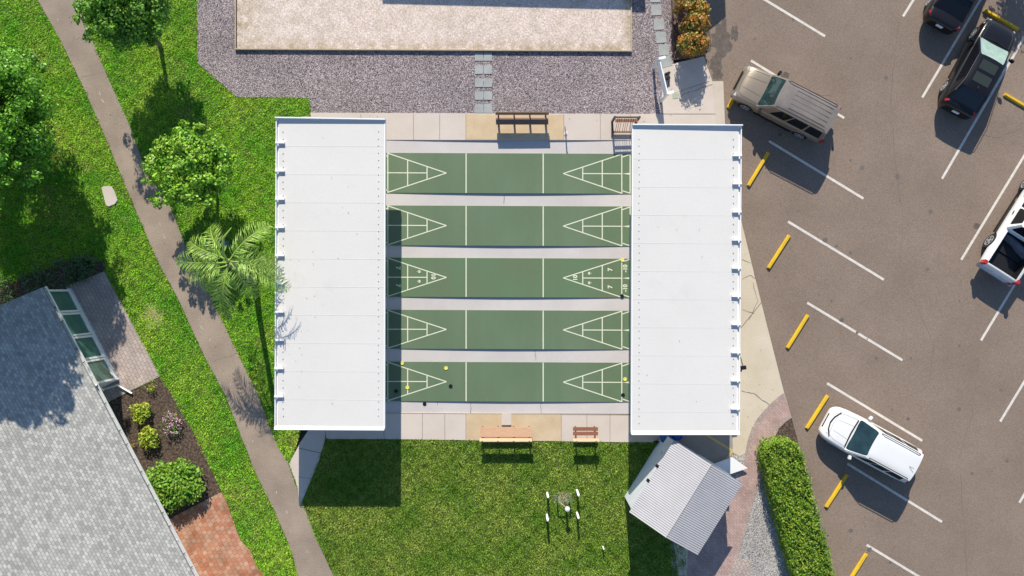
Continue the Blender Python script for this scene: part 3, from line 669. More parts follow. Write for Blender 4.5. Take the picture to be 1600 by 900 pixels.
# ------------------------------------------------------------------ benches
def bench(name, label, loc, rz, L_, seat, slats, board, nposts, mats, post_top, recline=.05, postx=.9, group='benches facing the lanes'):
    """faces -y; seat=(y0,y1,z) in front of the backrest at y=0"""
    root = empty(name, loc, rz, label, 'bench', group)
    ms, mb_, mf = mats; y0, y1, z = seat
    w = (y1 - y0 - .012 * (slats - 1)) / slats if slats > 1 else y1 - y0
    for k in range(slats):
        gap = .045 if slats > 1 else 0
        ww = (y1 - y0 - gap * (slats - 1)) / slats; yc = y0 + ww / 2 + k * (ww + gap)
        b = MB(); b.box((0, yc, z), (L_ - .02, ww, .04)); b.build('seat', ms, root, bevel=.006)
    b = MB(); za, zb = board; Mx = Matrix.Rotation(-math.atan2(recline, zb - za), 3, 'X')
    b.box((0, recline / 2, (za + zb) / 2), (L_, .04, math.hypot(zb - za, recline)), M=Mx); b.build('backrest', mb_, root, bevel=.006)
    for k in range(nposts):
        x = -L_ * postx / 2 + L_ * postx * k / (nposts - 1)
        b = MB(); b.box((x, .055 + recline * .4, post_top / 2), (.06, .06, post_top)); b.box((x, y0 + .05, (z - .02) / 2), (.06, .06, z - .02))
        b.box((x, (y0 + .05) / 2 + .04, z - .055), (.055, -y0 + .1, .06)); b.build('leg', mf, root)
    return root
p = W(815.5, 183.5)
bench('park_bench', 'long brown bench on the tan patch north of the lanes', (p.x, p.y, 0), 0, 2.46, (-.43, -.12, .44), 1, (.60, .92), 4, (M['wood_mid'], M['wood_mid'], M['wood_dark']), .88, .04)
p = W(790.5, 681.5)
bench('park_bench', 'long pale wooden bench on the tan patch south of the lanes, at the grass', (p.x, p.y, 0), math.pi, 2.42, (-.50, -.03, .40), 1, (.55, .78), 4, (M['wood_tan'], M['wood_tan'], M['wood_dark']), .80, .11)
p = W(913.5, 681.5)
bench('park_bench', 'short bench with two dark brown seat slats and pale back board', (p.x, p.y, 0), math.pi, 1.18, (-.50, -.12, .42), 2, (.60, .83), 2, (M['wood_brn'], M['wood_tan'], M['wood_dark']), 1.0, .10, .76)

# cue rack under the north west corner of the east shelter
rk = empty('cue_rack', W(980, 200), 0, 'brown timber rack of shuffleboard cues half under the east shelter', 'rack')
for x in (961, 999.5):
    a = W(x - (x - 800) * .029, 190.5); b = MB(); b.box((a.x, a.y, .53), (.09, .09, 1.06)); b.box((a.x, a.y - .32, .04), (.09, .72, .08))
    b.build('post', M['wood_dark'], rk, world=True)
a = W(956.5, 190.5); c_ = W(994, 190.5); m_ = (a + c_) / 2
for z, dy, th, hh, mm, nm in ((.98, .0, .06, .10, 'wood_dark', 'top_rail'), (.72, -.10, .14, .03, 'wood_brn', 'cue_shelf'), (.14, -.5, .07, .10, 'wood_mid', 'bottom_rail')):
    b = MB(); b.box((m_.x, m_.y + dy, z), (c_.x - a.x - .1, th, hh)); b.build(nm, M[mm], rk, world=True)
cue0 = None
for i, fx in enumerate((.12, .2, .28, .40, .48, .56, .68, .76, .84)):
    x = a.x + (c_.x - a.x) * fx
    b = MB(); b.tube([(0, -.36, .03), (0, 0, .82)], .011, 6); b.tube([(0, .0, .82), (0, .07, .97)], .018, 6)
    if cue0 is None: cue0 = b.build('shuffleboard_cue', M['wood_brn']); o = cue0
    else: o = cue0.copy(); COL.objects.link(o)
    o.location = (x, m_.y - .14, .02)
    tag(o, 'thin wooden shuffleboard cue standing in the brown timber rack', 'cue', 'cues standing in the timber rack')

# white sign board edge-on
sg = empty('sign_board', W(1028, 132), 0, 'white board sign on two posts seen from above beside the gravel', 'sign')
A = W(1021, 106.5); B = W(1033.2, 158.5); d = (B - A); ang = math.atan2(d.y, d.x)
b = MB(); m_ = (A + B) / 2; b.box((m_.x, m_.y, 1.14), (d.length, .05, .72), rz=ang); b.build('panel', M['trim'], sg, world=True)
for q in (A, B):
    b = MB(); b.box((q.x, q.y, .76), (.1, .1, 1.5), rz=ang); b.build('post', M['trim'], sg, world=True)
    b = MB(); n = Vector((-d.y, d.x, 0)).normalized(); b.box((q.x + n.x * .12, q.y + n.y * .12, 1.53), (.12, .3, .05), rz=ang); b.build('post_cap', M['trim'], sg, world=True)
st = empty('boot_scraper', W(1041, 120), 0, 'small dark metal scraper on the concrete beside the white sign', 'scraper')
for y in (116, 124):
    b = MB(); p = W(1042, y); b.box((p.x, p.y, .12), (.24, .08, .22), rz=.3); b.build('blade', M['black'], st, world=True)
b = MB(); b.tube([W(1044, 126, .03), W(1045.5, 131, .03), W(1042, 137, .03)], .012, 6); b.build('hose', M['black'], st, world=True)
b = MB(); p = W(1055, 149); b.box((0, 0, .008), (.26, .30, .01), rz=.1); o = b.build('access_cover', mat('green_cover', (.38, .44, .33))); o.location = (p.x, p.y, .0); tag(o, 'small green square cover in the concrete near the white sign', 'cover')

lp = empty('low_post', W(884, 210), 0, 'short dark metal post with white foot beside the brown bench patch', 'post')
b = MB(); p = W(884, 210); b.tube([(p.x, p.y, .0), (p.x - .01, p.y, .5)], .03, 8); b.build('pole', M['wood_dark'], lp, world=True)
b = MB(); b.lathe([(.07, 0), (.07, .02), (.04, .05)], 12, (p.x, p.y, .002)); b.build('base_plate', M['white'], lp, world=True)
b = MB(); b.box((p.x, p.y, .52), (.07, .07, .05)); b.build('cap', M['white'], lp, world=True)
b = MB(); q = W(882.6, 198); b.tube([(p.x, p.y, .2), (q.x, q.y, .03)], .018, 6); b.build('brace', M['wood_dark'], lp, world=True)

# exercise posts on the south lawn
pb = [((855, 761), .78, 'upper left white post of the four round the bare earth patch'), ((901.5, 757), .95, 'upper right white post of the four round the bare earth patch'),
      ((854.5, 795.5), .9, 'lower left white post of the four, south of the earth patch'), ((901.5, 792), .9, 'lower right white post of the four, south of the earth patch'),
      ((942, 846), .42, 'short lone white post in the grass south east of the four')]
for i, ((x, y), h, lab) in enumerate(pb):
    # the foot on the ground, found from the top end seen in the plan
    p = W(x, y + 9 if i < 4 else y + 8); b = MB(); r = .055 if i < 4 else .035
    b.lathe([(r, 0), (r, h - .02), (r * .7, h)], 12); o = b.build('marker_post', M['trim'], smooth=True); o.location = (p.x, p.y, -.03)
    tag(o, lab, 'post', 'white posts on the south lawn')
fr = empty('exercise_frame', W(879, 783), 0, 'green tubular exercise frame with a white pedestal on bare earth', 'exercise frame')
def G(x, y, z): v = W(x, y, z); return v
b = MB()
for x in (870, 889.5): q = W(x, 778); b.tube([(q.x, q.y, -.03), (q.x, q.y, .62)], .03, 8)
q0, q1 = W(870, 778), W(889.5, 778); b.tube([(q0.x, q0.y, .6), (q1.x, q1.y, .6)], .028, 8); b.tube([(q0.x, q0.y, .6), (q0.x - .02, q0.y + .3, .66)], .028, 8)
b.build('frame', M['green'], fr, world=True, smooth=True)
b = MB(); q = W(884, 786); b.tube([(q.x, q.y, -.03), (q.x, q.y, .8)], .05, 10); b.build('pedestal', M['wood_dark'], fr, world=True, smooth=True)
b = MB(); b.lathe([(.1, .78), (.12, .8), (.11, .86), (.03, .9)], 14, (q.x + .02, q.y - .05, 0)); b.build('pedestal_cap', M['white'], fr, world=True, smooth=True)
b = MB(); b.tube([(q.x, q.y, .78), (q0.x + .06, q0.y, .6)], .018, 6); b.build('brace', M['timber'], fr, world=True)
b = MB(); n = 16
b.add([tuple(W(880 + 17 * math.cos(6.283 * k / n) * (1 + .12 * math.sin(5 * k)), 779 + 11 * math.sin(6.283 * k / n)))[:2] + (-.022,) for k in range(n)], [list(range(n))])
tag(b.build('bare_earth', mat('bare_earth', (.42, .33, .24), (.30, .24, .16), 6, fine=.2)), kind='structure')
b = MB(); n = 14
b.add([tuple(W(237 + 17 * math.cos(6.283 * k / n) * (1 + .2 * math.sin(3 * k)), 494 + 22 * math.sin(6.283 * k / n)))[:2] + (-.024,) for k in range(n)], [list(range(n))])
tag(b.build('bare_earth', mat('dry_thatch', (.42, .36, .16), (.30, .30, .10), 6, fine=.3)), kind='structure')

# utility slab on the lawn
b = MB(); b.prism([(x - W(171, 306).x, y - W(171, 306).y) for x, y in [tuple(W(*q))[:2] for q in [(159, 294), (162, 291), (174, 291), (179, 299), (184, 313), (180, 319), (170, 323), (166, 321)]]], -.05, .03)
o = b.build('utility_cover', M['conc'], bevel=.01); o.location = W(171, 306); tag(o, 'pale concrete utility cover lying in the grass west of the footpath', 'utility cover')

# ------------------------------------------------------------------ wheel stops
ws = [((1140, 166), (1166, 116), 'yellow wheel stop under the nose of the tan car'),
      ((1170, 290.5), (1202, 237.5), 'yellow wheel stop touching the shade of the tan car'),
      ((1201, 420), (1235, 367), 'yellow wheel stop in an empty bay, upper of the three east of the shelter'),
      ((1231, 545), (1264, 492), 'yellow wheel stop in the empty bay beside the cracked concrete tip'),
      ((1261, 671), (1295, 618), 'yellow wheel stop in front of the white hatchback car'),
      ((1291, 795), (1326, 741), 'yellow wheel stop half in the shade of the white car, beside the hedge'),
      ((1321, 920), (1356, 865), 'yellow wheel stop by the lower hedge end, cut by the photo edge'),
      ((1541, 15), (1593, 45), 'yellow wheel stop at the nose of the large black car'),
      ((1571, 146), (1625, 178), 'yellow wheel stop right of the large black car by the photo edge')]
w0 = None
for a, c_, lab in ws:
    A, B = W(*a, .08), W(*c_, .08); d = B - A; ang = math.atan2(d.y, d.x); m_ = (A + B) / 2
    if w0 is None:
        Lw = 1.86; b = MB(); pr = [(-.085, 0), (-.085, .05), (-.05, .12), (.05, .12), (.085, .05), (.085, 0)]
        vs = [(sx * (Lw / 2 - (.03 if z > .1 else 0)), y, z) for sx in (-1, 1) for y, z in pr]
        b.add(vs, [tuple(range(6))[::-1], tuple(range(6, 12))] + [(i, i + 1, i + 7, i + 6) for i in range(5)] + [(5, 0, 6, 11)])
        w0 = b.build('wheel_stop', M['yellow'], bevel=.008); o = w0
    else: o = w0.copy(); COL.objects.link(o)
    o.location = (m_.x, m_.y, -.06); o.rotation_euler = (0, 0, ang); tag(o, lab, 'wheel stop', 'yellow wheel stops of the parking bays')

# ------------------------------------------------------------------ cars
def boolean_cut(o, cutters):
    for c_ in cutters:
        md = o.modifiers.new('b', 'BOOLEAN'); md.object = c_; md.operation = 'DIFFERENCE'; md.solver = 'EXACT'
    dg = bpy.context.evaluated_depsgraph_get(); dg.update()
    me = bpy.data.meshes.new_from_object(o.evaluated_get(dg)); o.modifiers.clear(); old = o.data; o.data = me
    for c_ in cutters: bpy.data.objects.remove(c_)
def patch(P, u0, u1, v0, v1, off, name, m, root, n=6, inset=0.0, th=.004):
    """a curved-corner pane laid proud of face P=(A,B,C,D) (A->B is u, A->D is v)"""
    A, B, C, D = [Vector(p) for p in P]
    nrm = (B - A).cross(D - A).normalized()
    def at(u, v): return A.lerp(B, u).lerp(D.lerp(C, u), v)
    pts = []
    r = .18
    for (cu, cv, a0) in ((u1 - r * .5 * (u1 - u0) * .5, v1 - r * (v1 - v0), 0), (u0 + r * .5 * (u1 - u0) * .5, v1 - r * (v1 - v0), 90), (u0 + r * .5 * (u1 - u0) * .5, v0 + r * (v1 - v0), 180), (u1 - r * .5 * (u1 - u0) * .5, v0 + r * (v1 - v0), 270)):
        for k in range(4):
            a = R(a0 + 30 * k); pts.append(at(cu + r * .5 * (u1 - u0) * .5 * math.cos(a), cv + r * (v1 - v0) * math.sin(a)))
    b = MB(); N_ = len(pts); b.add([p + nrm * (off + th) for p in pts] + [p + nrm * (off - .02) for p in pts], [tuple(range(N_))] + [(i, (i + 1) % N_, N_ + (i + 1) % N_, N_ + i) for i in range(N_)])
    return b.build(name, m, root)
def wheel(root, x, y, r, w, side, spokes=5):
    t = empty('wheel', (x, y, r), 0); t.parent = root
    b = MB(); b.lathe([(r * .62, -w / 2), (r * .93, -w / 2), (r, -w * .32), (r, w * .32), (r * .93, w / 2), (r * .62, w / 2)], 28, axis='Y'); b.build('tyre', M['rubber'], t, smooth=True)
    b = MB(); f = side * (w / 2 + .006)
    b.lathe([(r * .56, f), (r * .66, f), (r * .66, f + side * .012), (r * .56, f + side * .012), (r * .56, f)], 24, axis='Y', cap=False); b.lathe([(.055, f - .03), (.055, f + .01)], 12, axis='Y')
    for k in range(spokes):
        a = 2 * math.pi * k / spokes; b.box((r * .33 * math.cos(a), f - .005, r * .33 * math.sin(a)), (r * .58, .02, .075), M=Matrix.Rotation(-a, 3, 'Y'))
    b.build('rim', M['alloy'], t)
    b = MB(); b.lathe([(r * .60, f - side * .003), (r * .60, f - side * .001)], 20, axis='Y'); b.build('brake_disc', M['black'], t)
def car(name, label, cat, px, deg, L_, Wd, paint, sec, cab, roofz, wheels, opt):
    p = W(*px); root = empty(name, (p.x, p.y, -.06), R(deg), label, cat, 'cars parked in the lot')
    hw = Wd / 2
    b = MB(); rings = []
    for (x, fw, zt, zb) in sec:
        w = hw * fw; h = zt - zb
        half = [(0, zb), (w * .80, zb), (w * .95, zb + h * .16), (w * 1.0, zb + h * .45), (w * .985, zb + h * .72), (w * .93, zb + h * .93), (w * .80, zt), (w * .40, zt + .018), (0, zt + .025)]
        ring = [(x, y, z) for y, z in half] + [(x, -y, z) for y, z in half[-2:0:-1]]
        rings.append(ring)
    n = len(rings[0]); vs = [v for r_ in rings for v in r_]; fs = []
    for i in range(len(rings) - 1):
        for k in range(n): fs.append((i * n + k, i * n + (k + 1) % n, (i + 1) * n + (k + 1) % n, (i + 1) * n + k))
    fs += [tuple(range(n))[::-1], tuple(range((len(rings) - 1) * n, len(rings) * n))]
    b.add(vs, fs); body = b.build('body', paint, root)
    md = body.modifiers.new('s', 'SUBSURF'); md.levels = 2; md.render_levels = 2
    dg = bpy.context.evaluated_depsgraph_get(); me = bpy.data.meshes.new_from_object(body.evaluated_get(dg)); body.modifiers.clear(); body.data = me
    cut = []; (xf, xr, wr) = wheels
    for x in (xf, xr):
        c_ = MB(); c_.lathe([(wr + .06, -hw - .3), (wr + .06, hw + .3)], 32, axis='Y'); co = c_.build('cutter', paint, root)
        # cut only the outer 30 cm on each side
        co.data.clear_geometry(); c2 = MB()
        for s in (-1, 1): c2.lathe([(wr + .06, s * (hw - .30)), (wr + .06, s * (hw + .3))] if s > 0 else [(wr + .06, -(hw + .3)), (wr + .06, -(hw - .30))], 32, (x, 0, wr), axis='Y')
        tmp = c2.build('cutter', paint, root); bpy.data.objects.remove(co); cut.append(tmp)
    if 'bed' in opt:
        x0, x1, bw, z0 = opt['bed']; c2 = MB(); c2.box(((x0 + x1) / 2, 0, z0 + .6), (x1 - x0, bw * 2, 1.2)); cut.append(c2.build('cutter', paint, root))
    boolean_cut(body, cut)
    body.data.polygons.foreach_set('use_smooth', [True] * len(body.data.polygons)); body.data.set_sharp_from_angle(angle=R(45))
    for x in (xf, xr):
        for s in (-1, 1): wheel(root, x, s * (hw - .155), wr, .22, s)
        b = MB(); b.box((x, 0, wr), (.5, Wd - .62, .5)); b.build('wheel_well', M['black'], root)
    # cabin: base rear / front, top rear / front
    xb0, xb1, xt0, xt1, wb, wt, zb = cab; zt = roofz
    Bq = lambda x, y, z: Vector((x, y, z))
    c8 = [Bq(xb0, -wb, zb), Bq(xb1, -wb, zb), Bq(xb1, wb, zb), Bq(xb0, wb, zb), Bq(xt0, -wt, zt), Bq(xt1, -wt, zt), Bq(xt1, wt, zt), Bq(xt0, wt, zt)]
    b = MB(); b.add(c8, [(0, 1, 2, 3), (7, 6, 5, 4), (0, 4, 5, 1), (1, 5, 6, 2), (2, 6, 7, 3), (3, 7, 4, 0)]); b.build('cabin', paint, root, bevel=.035, smooth=True)
    # crowned roof panel
    nx, ny = 10, 10; vs = []; fs = []
    for i in range(nx + 1):
        for j in range(ny + 1):
            u = i / nx; v = j / ny * 2 - 1; u2 = u * 2 - 1
            bow = .05 * (1 - v * v)                      # screen header bows forward
            x = xt0 - .05 + (xt1 - xt0 + .07) * u + (bow if u > .5 else -bow * .8) * abs(u2) ** 2; y = wt * 1.015 * v
            vs.append((x, y, zt + .045 * (1 - v ** 4) * (1 - .8 * abs(u2) ** 4) - .02 * (abs(v) > .99) + .004))
    for i in range(nx):
        for j in range(ny): a = i * (ny + 1) + j; fs.append((a, a + ny + 1, a + ny + 2, a + 1))
    b = MB(); b.add(vs, fs); rp = b.build('roof', opt.get('roofmat', paint), root, smooth=True)
    if 'ribs' in opt:
        for y in opt['ribs']:
            b = MB(); b.box((xt0 + (xt1 - xt0) * .42, y, zt + .048), ((xt1 - xt0) * .7, .016, .008)); b.build('roof_rib', M['wood_dark'], rp)
    gl = opt.get('glass', M['autoglass'])
    patch((c8[1], c8[2], c8[6], c8[5]), .05, .95, .06, .97, .004, 'windshield', opt.get('ws', gl), root)
    patch((c8[3], c8[0], c8[4], c8[7]), .08, .92, .18, .92, .004, 'rear_window', M['darkglass'], root)
    for s, P in ((1, (c8[0], c8[1], c8[5], c8[4])), (-1, (c8[2], c8[3], c8[7], c8[6]))):
        for (u0, u1) in opt['side']:
            if s < 0: u0, u1 = 1 - u1, 1 - u0
            patch(P, u0, u1, .14, .9, .003, 'side_window', M['darkglass'], root)
    if 'rails' in opt:
        for s in (-1, 1):
            b = MB(); y = s * wt * .93; b.tube([(xt0 + .1, y, zt + .03), (xt0 + .2, y, zt + .085), (xt1 - .2, y, zt + .085), (xt1 - .08, y, zt + .03)], .018, 6); b.build('roof_rail', M['black'], root, smooth=True)
    for s in (-1, 1):
        b = MB(); mx = opt['mirror']; b.box((mx, s * (hw + .10), zb + .09), (.13, .2, .15), rz=s * .2); b.box((mx + .02, s * (hw - .01), zb + .05), (.08, .12, .05)); b.build('mirror', opt.get('mirrormat', paint), root, bevel=.035, smooth=True)
    # lamps, bumpers, plates
    for s in (-1, 1):
        hx, hy, hz, sx, sy, sz, ha = opt['head']; b = MB(); b.box((hx, s * hy, hz), (sx, sy, sz), rz=s * ha); b.build('headlight', M['lamp'], root, bevel=.025, smooth=True)
        tx, ty, tz, sx, sy, sz, ta = opt['tail']; b = MB(); b.box((tx, s * ty, tz), (sx, sy, sz), rz=s * ta); b.build('taillight', M['red'], root, bevel=.02, smooth=True)
    b = MB(); b.box((-L_ / 2 - .01, 0, opt.get('platez', .75)), (.03, .32, .16)); b.build('licence_plate', M['white'], root)
    if 'grille' in opt:
        gx, gz, gw_, gh = opt['grille']; b = MB(); b.box((gx, 0, gz), (.06, gw_, gh)); b.build('grille', M['black'], root, bevel=.01)
    for s in (-1, 1):
        b = MB(); b.box((.0, s * (hw * .955), .30), (xf - xr - 2 * wr - .2, .05, .09)); o = b.build('sill', M['black'], root); o.location.x = (xf + xr) / 2
    return root

def sections(L_, hood, belt, tail, xh, noses=(.80, .92, .97), zf=.50):
    h = L_ / 2
    return [(-h, noses[0] + .06, tail - .16, .36), (-h + .05, noses[1], tail - .02, .28), (-h + .3, .97, tail, .24), (-h + 1.0, 1.0, belt, .22), (0, 1.0, belt, .22), (xh, 1.0, belt, .22),
            (xh + .35, .985, hood + .01, .22), (h - .55, noses[2], hood - .04, .23), (h - .2, noses[1], hood - .14, .26), (h - .04, noses[0], zf + .16, .32), (h, noses[0] - .1, zf, .38)]
from mathutils.bvhtree import BVHTree
def drape(root, pts, nm, m, w=.016):
    body = [c for c in children(root) if c.name.startswith('body')][0]
    bv = BVHTree.FromPolygons([v.co.copy() for v in body.data.vertices], [tuple(p.vertices) for p in body.data.polygons])
    P = []
    for i in range(len(pts) - 1):
        a, c_ = Vector(pts[i]), Vector(pts[i + 1]); n = max(2, int((c_ - a).length / .06))
        for k in range(n + (i == len(pts) - 2)): P.append(a.lerp(c_, k / n))
    Q = []
    for p in P:
        h = bv.ray_cast(Vector((p.x, p.y, 3)), Vector((0, 0, -1)))
        if h[0] is not None: Q.append(h[0] + Vector((0, 0, .003)))
    b = MB(); b.tube(Q, w / 2, 5); return b.build(nm, m, root)
tan = car('parked_car', 'weathered gold tan station wagon with ribbed dull roof, nose at the shelter', 'car', (1216, 166.5), 152.5, 4.72, 1.83, M['p_tan'],
    sections(4.72, 1.02, 1.06, 1.05, .95, (.82, .94, .97)), (-2.28, 1.12, -2.12, .50, .86, .69, 1.0), 1.70, (1.42, -1.43, .365),
    dict(roofmat=M['p_grey'], ribs=(-.42, -.2, .02, .24, .46), rails=1, side=((.05, .28), (.31, .56), (.59, .82)), mirror=.85, mirrormat=M['black'], head=(2.12, .66, .76, .20, .26, .14, -.2),
         tail=(-2.33, .84, .95, .1, .12, .42, 0), grille=(2.33, .70, .9, .14)))
b = MB(); b.box((2.20, 0, .56), (.30, 1.62, .18)); b.build('bumper', M['p_tan'], tan, bevel=.06, smooth=True)
b = MB(); b.box((-2.36, 0, .52), (.22, 1.72, .2)); b.build('bumper', M['p_tan'], tan, bevel=.05, smooth=True)
white = car('parked_car', 'white compact car with black roof rails parked beside the hedge', 'car', (1350, 689), 151.6, 4.66, 1.84, M['p_white'],
    sections(4.66, .96, 1.02, 1.0, .85, (.68, .88, .95)), (-2.12, 1.10, -1.85, .30, .86, .67, .96), 1.60, (1.42, -1.30, .345),
    dict(rails=1, side=((.10, .36), (.39, .63), (.66, .86)), mirror=.72, head=(1.95, .62, .80, .42, .10, .08, -.75), tail=(-2.13, .73, .97, .12, .16, .12, .5), grille=(2.29, .60, .7, .07)))
b = MB(); b.tube([(1.92, -.62, .86), (2.10, -.3, .84), (2.16, 0, .83), (2.10, .3, .84), (1.92, .62, .86)], .032, 6); b.build('grille', M['black'], white, smooth=True)
b = MB(); b.tube([(-1.55, .1, 1.66), (-1.72, .1, 1.76)], .012, 5); b.build('aerial', M['black'], white)
blk = car('parked_car', 'large glossy black car with two sunroof panels and pale windscreen', 'car', (1517, 112), 61.5, 4.68, 1.85, M['p_black'],
    sections(4.68, .98, 1.02, 1.02, .95, (.62, .85, .95)), (-2.10, 1.18, -1.40, .10, .82, .62, .96), 1.58, (1.45, -1.35, .36),
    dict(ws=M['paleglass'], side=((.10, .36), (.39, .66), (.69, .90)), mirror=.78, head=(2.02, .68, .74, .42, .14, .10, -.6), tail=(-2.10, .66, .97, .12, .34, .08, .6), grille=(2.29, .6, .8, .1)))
for x in (-.28, -.90):
    b = MB(); b.box((x, 0, 1.628), (.46, .80, .012)); b.build('sunroof', mat('sunroof_glass', (.035, .045, .04), rough=.15), blk, bevel=.004)
for s in (-1, 1):
    b = MB(); b.tube([(-1.75, s * .73, 1.33), (-1.2, s * .67, 1.60), (0, s * .665, 1.62), (.2, s * .65, 1.60), (1.1, s * .80, 1.06)], .014, 6); b.build('window_trim', M['chrome'], blk, smooth=True)
b = MB(); b.tube([(-1.25, 0, 1.62), (-1.38, 0, 1.69)], .02, 5); b.build('aerial', M['black'], blk)
sed = car('parked_car', 'black saloon car cut by the top of the photo, only its tail visible', 'car', (1494, -19), 60, 4.7, 1.82, M['p_black2'],
    sections(4.7, .92, .96, .99, .95, (.62, .84, .95)), (-1.95, 1.15, -1.0, .40, .80, .60, .90), 1.44, (1.45, -1.35, .33),
    dict(side=((.16, .48), (.52, .84)), mirror=.8, head=(2.05, .68, .70, .4, .14, .1, -.6), tail=(-2.10, .66, .90, .30, .20, .10, .75), grille=(2.3, .55, .8, .1)))
hP = 2.85
pick = car('pickup_truck', 'white pickup truck with open bed, cut by the right photo edge', 'pickup truck', (1594, 348), 57.5, 5.7, 1.98, M['p_white'],
    [(-hP, .90, 1.02, .50), (-hP + .04, .96, 1.06, .46), (-hP + .3, .99, 1.07, .42), (-1.2, 1.0, 1.07, .38), (0, 1.0, 1.07, .34), (1.2, 1.0, 1.08, .34), (1.5, .99, 1.06, .34), (2.3, .97, 1.02, .36), (2.65, .93, .95, .4), (2.82, .86, .75, .45), (2.85, .8, .6, .5)],
    (-.98, 1.45, -.78, .72, .93, .74, 1.03), 1.80, (1.55, -1.62, .40),
    dict(bed=(-2.74, -1.06, .78, .55), side=((.08, .46), (.5, .88)), mirror=1.2, mirrormat=M['black'], head=(2.66, .80, .82, .22, .28, .2, -.2), tail=(-2.78, .88, .92, .20, .16, .36, 0), grille=(2.84, .75, 1.1, .25), platez=.62))
b = MB(); b.box((-1.9, 0, .575), (1.62, 1.5, .02))
for s in (-1, 1): b.box((-1.9, s * .765, .78), (1.62, .02, .42))
b.box((-1.08, 0, .80), (.02, 1.5, .46)); b.box((-2.72, 0, .78), (.02, 1.5, .42)); b.build('bed_liner', M['black'], pick)
b = MB(); b.box((-2.90, 0, .56), (.2, 1.86, .16)); b.build('bumper', M['chrome'], pick, bevel=.03)
for s in (-1, 1):
    for x in (.85, -.15):
        b = MB(); b.box((x, s * .995, .98), (.16, .03, .03)); b.build('door_handle', M['black'], pick)
b = MB(); r2 = random.Random(5)
nv = 9
vs = [(-1.35 + .06 * i - .3 + r2.uniform(-.02, .02) + .4 * (j / nv), -.7 + 1.35 * j / nv, .62 + .36 * math.sin(i / 8 * 3.1) * (1 - .5 * j / nv) + r2.uniform(-.025, .025)) for i in range(9) for j in range(nv + 1)]
b.add(vs, [(i * 10 + j, i * 10 + j + 1, (i + 1) * 10 + j + 1, (i + 1) * 10 + j) for i in range(8) for j in range(nv)])
tp = b.build('folded_tarp', M['tarp']); md = tp.modifiers.new('t', 'SOLIDIFY'); md.thickness = .02
tp.matrix_world = Matrix.Translation(pick.location) @ Matrix.Rotation(R(57.5), 4, 'Z'); tag(tp, 'crumpled dark grey tarp lying in the open pickup bed', 'tarp')
for cr_, xw, xn, yw, ms_ in ((tan, 1.15, 2.12, .70, 'seam'), (white, 1.15, 1.98, .68, 'seamw'), (blk, 1.2, 2.05, .66, 'seamb'), (pick, 1.5, 2.6, .74, 'seamw')):
    if ms_ not in M: M[ms_] = mat(ms_, {'seam': (.10, .085, .07), 'seamw': (.32, .32, .33), 'seamb': (.05, .05, .055)}[ms_], rough=.6)
    drape(cr_, [(xw, -yw), (xn - .25, -yw * .93), (xn, -yw * .74), (xn + .05, 0), (xn, yw * .74), (xn - .25, yw * .93), (xw, yw)], 'hood_seam', M[ms_])
    if cr_ is not blk:
        for s in (-1, 1): drape(cr_, [(xw, s * .34), (xn - .05, s * .26)], 'hood_crease', M['seam'] if cr_ is tan else M[ms_], .012)
    b = MB(); b.tube([(xw - .02, -yw * 1.0, cr_ is pick and 1.10 or 1.0), (xw + .03, 0, (cr_ is pick and 1.12 or 1.03)), (xw - .02, yw * 1.0, cr_ is pick and 1.10 or 1.0)], .03, 6); b.build('cowl', M['black'], cr_)
# ------------------------------------------------------------------ shed
Nn, Ee, Ss, Ww = W(1053.5, 692, 2.55), W(1161.5, 752, 2.55), W(1091.5, 872.5, 2.55), W(984.5, 798, 2.55)
c0 = (Nn + Ee + Ss + Ww) / 4; ux = ((Ee - Nn) + (Ss - Ww)).normalized(); uy = Vector((-ux.y, ux.x, 0))    # ux across the gables, uy towards NE
LX = ((Ee - Nn).length + (Ss - Ww).length) / 2; LY = ((Nn - Ww).length + (Ee - Ss).length) / 2
shed = empty('garden_shed', (c0.x, c0.y, 0), math.atan2(ux.y, ux.x), 'shed with corrugated white metal gable roof at the lawn corner', 'shed')
hx, hy = LX / 2, LY / 2; zE, zRg = 2.42, 2.95
def corr(x0, x1, z0, z1, nm):
    nr = 38; vs = []; fs = []
    per = 4
    for k in range(nr * per + 1):
        y = -hy + 2 * hy * k / (nr * per); dz = (.013, .013, 0, 0)[k % per] if True else 0
        yy = y
        vs += [(x0, yy, z0 + dz), (x1, yy, z1 + dz)]
    for k in range(nr * per): fs.append((2 * k, 2 * k + 1, 2 * k + 3, 2 * k + 2))
    b = MB(); b.add(vs, fs); o = b.build(nm, M['metalroof'], shed); return o
corr(-hx, .0, zE, zRg, 'roof'); corr(.0, hx, zRg, zE, 'roof')
b = MB(); b.tube([(0, -hy - .01, zRg + .01), (0, hy + .01, zRg + .01)], .018, 6); b.build('ridge_cap', M['metalroof'], shed)
b = MB(); wx, wy = hx - .12, hy - .10; wx2 = hx - .25
b.add([(-wx, -wy, -.05), (wx2, -wy, -.05), (wx2, wy, -.05), (-wx, wy, -.05), (-wx, -wy, zE + .0), (wx2, -wy, zE - .0), (wx2, wy, zE), (-wx, wy, zE), (0, -wy, zRg - .03), (0, wy, zRg - .03)],
      [(0, 1, 5, 8, 4), (2, 3, 7, 9, 6), (0, 4, 7, 3), (1, 2, 6, 5), (4, 8, 9, 7), (5, 6, 9, 8)]); b.build('wall', M['bluewall'], shed)
for y in (-.55, .2):
    b = MB(); b.box((-hx - .02, y + .3, zE - .03), (.12, .14, .16)); b.build('wall_lamp', M['black'], shed, bevel=.02)
b = MB(); b.box((-wx - .02, 1.0, 1.3), (.06, .16, .3)); b.build('meter_box', M['offwhite'], shed)
b = MB(); b.box((.9, wy + .02, 1.05), (1.3, .03, 2.0)); b.build('door', M['white'], shed)
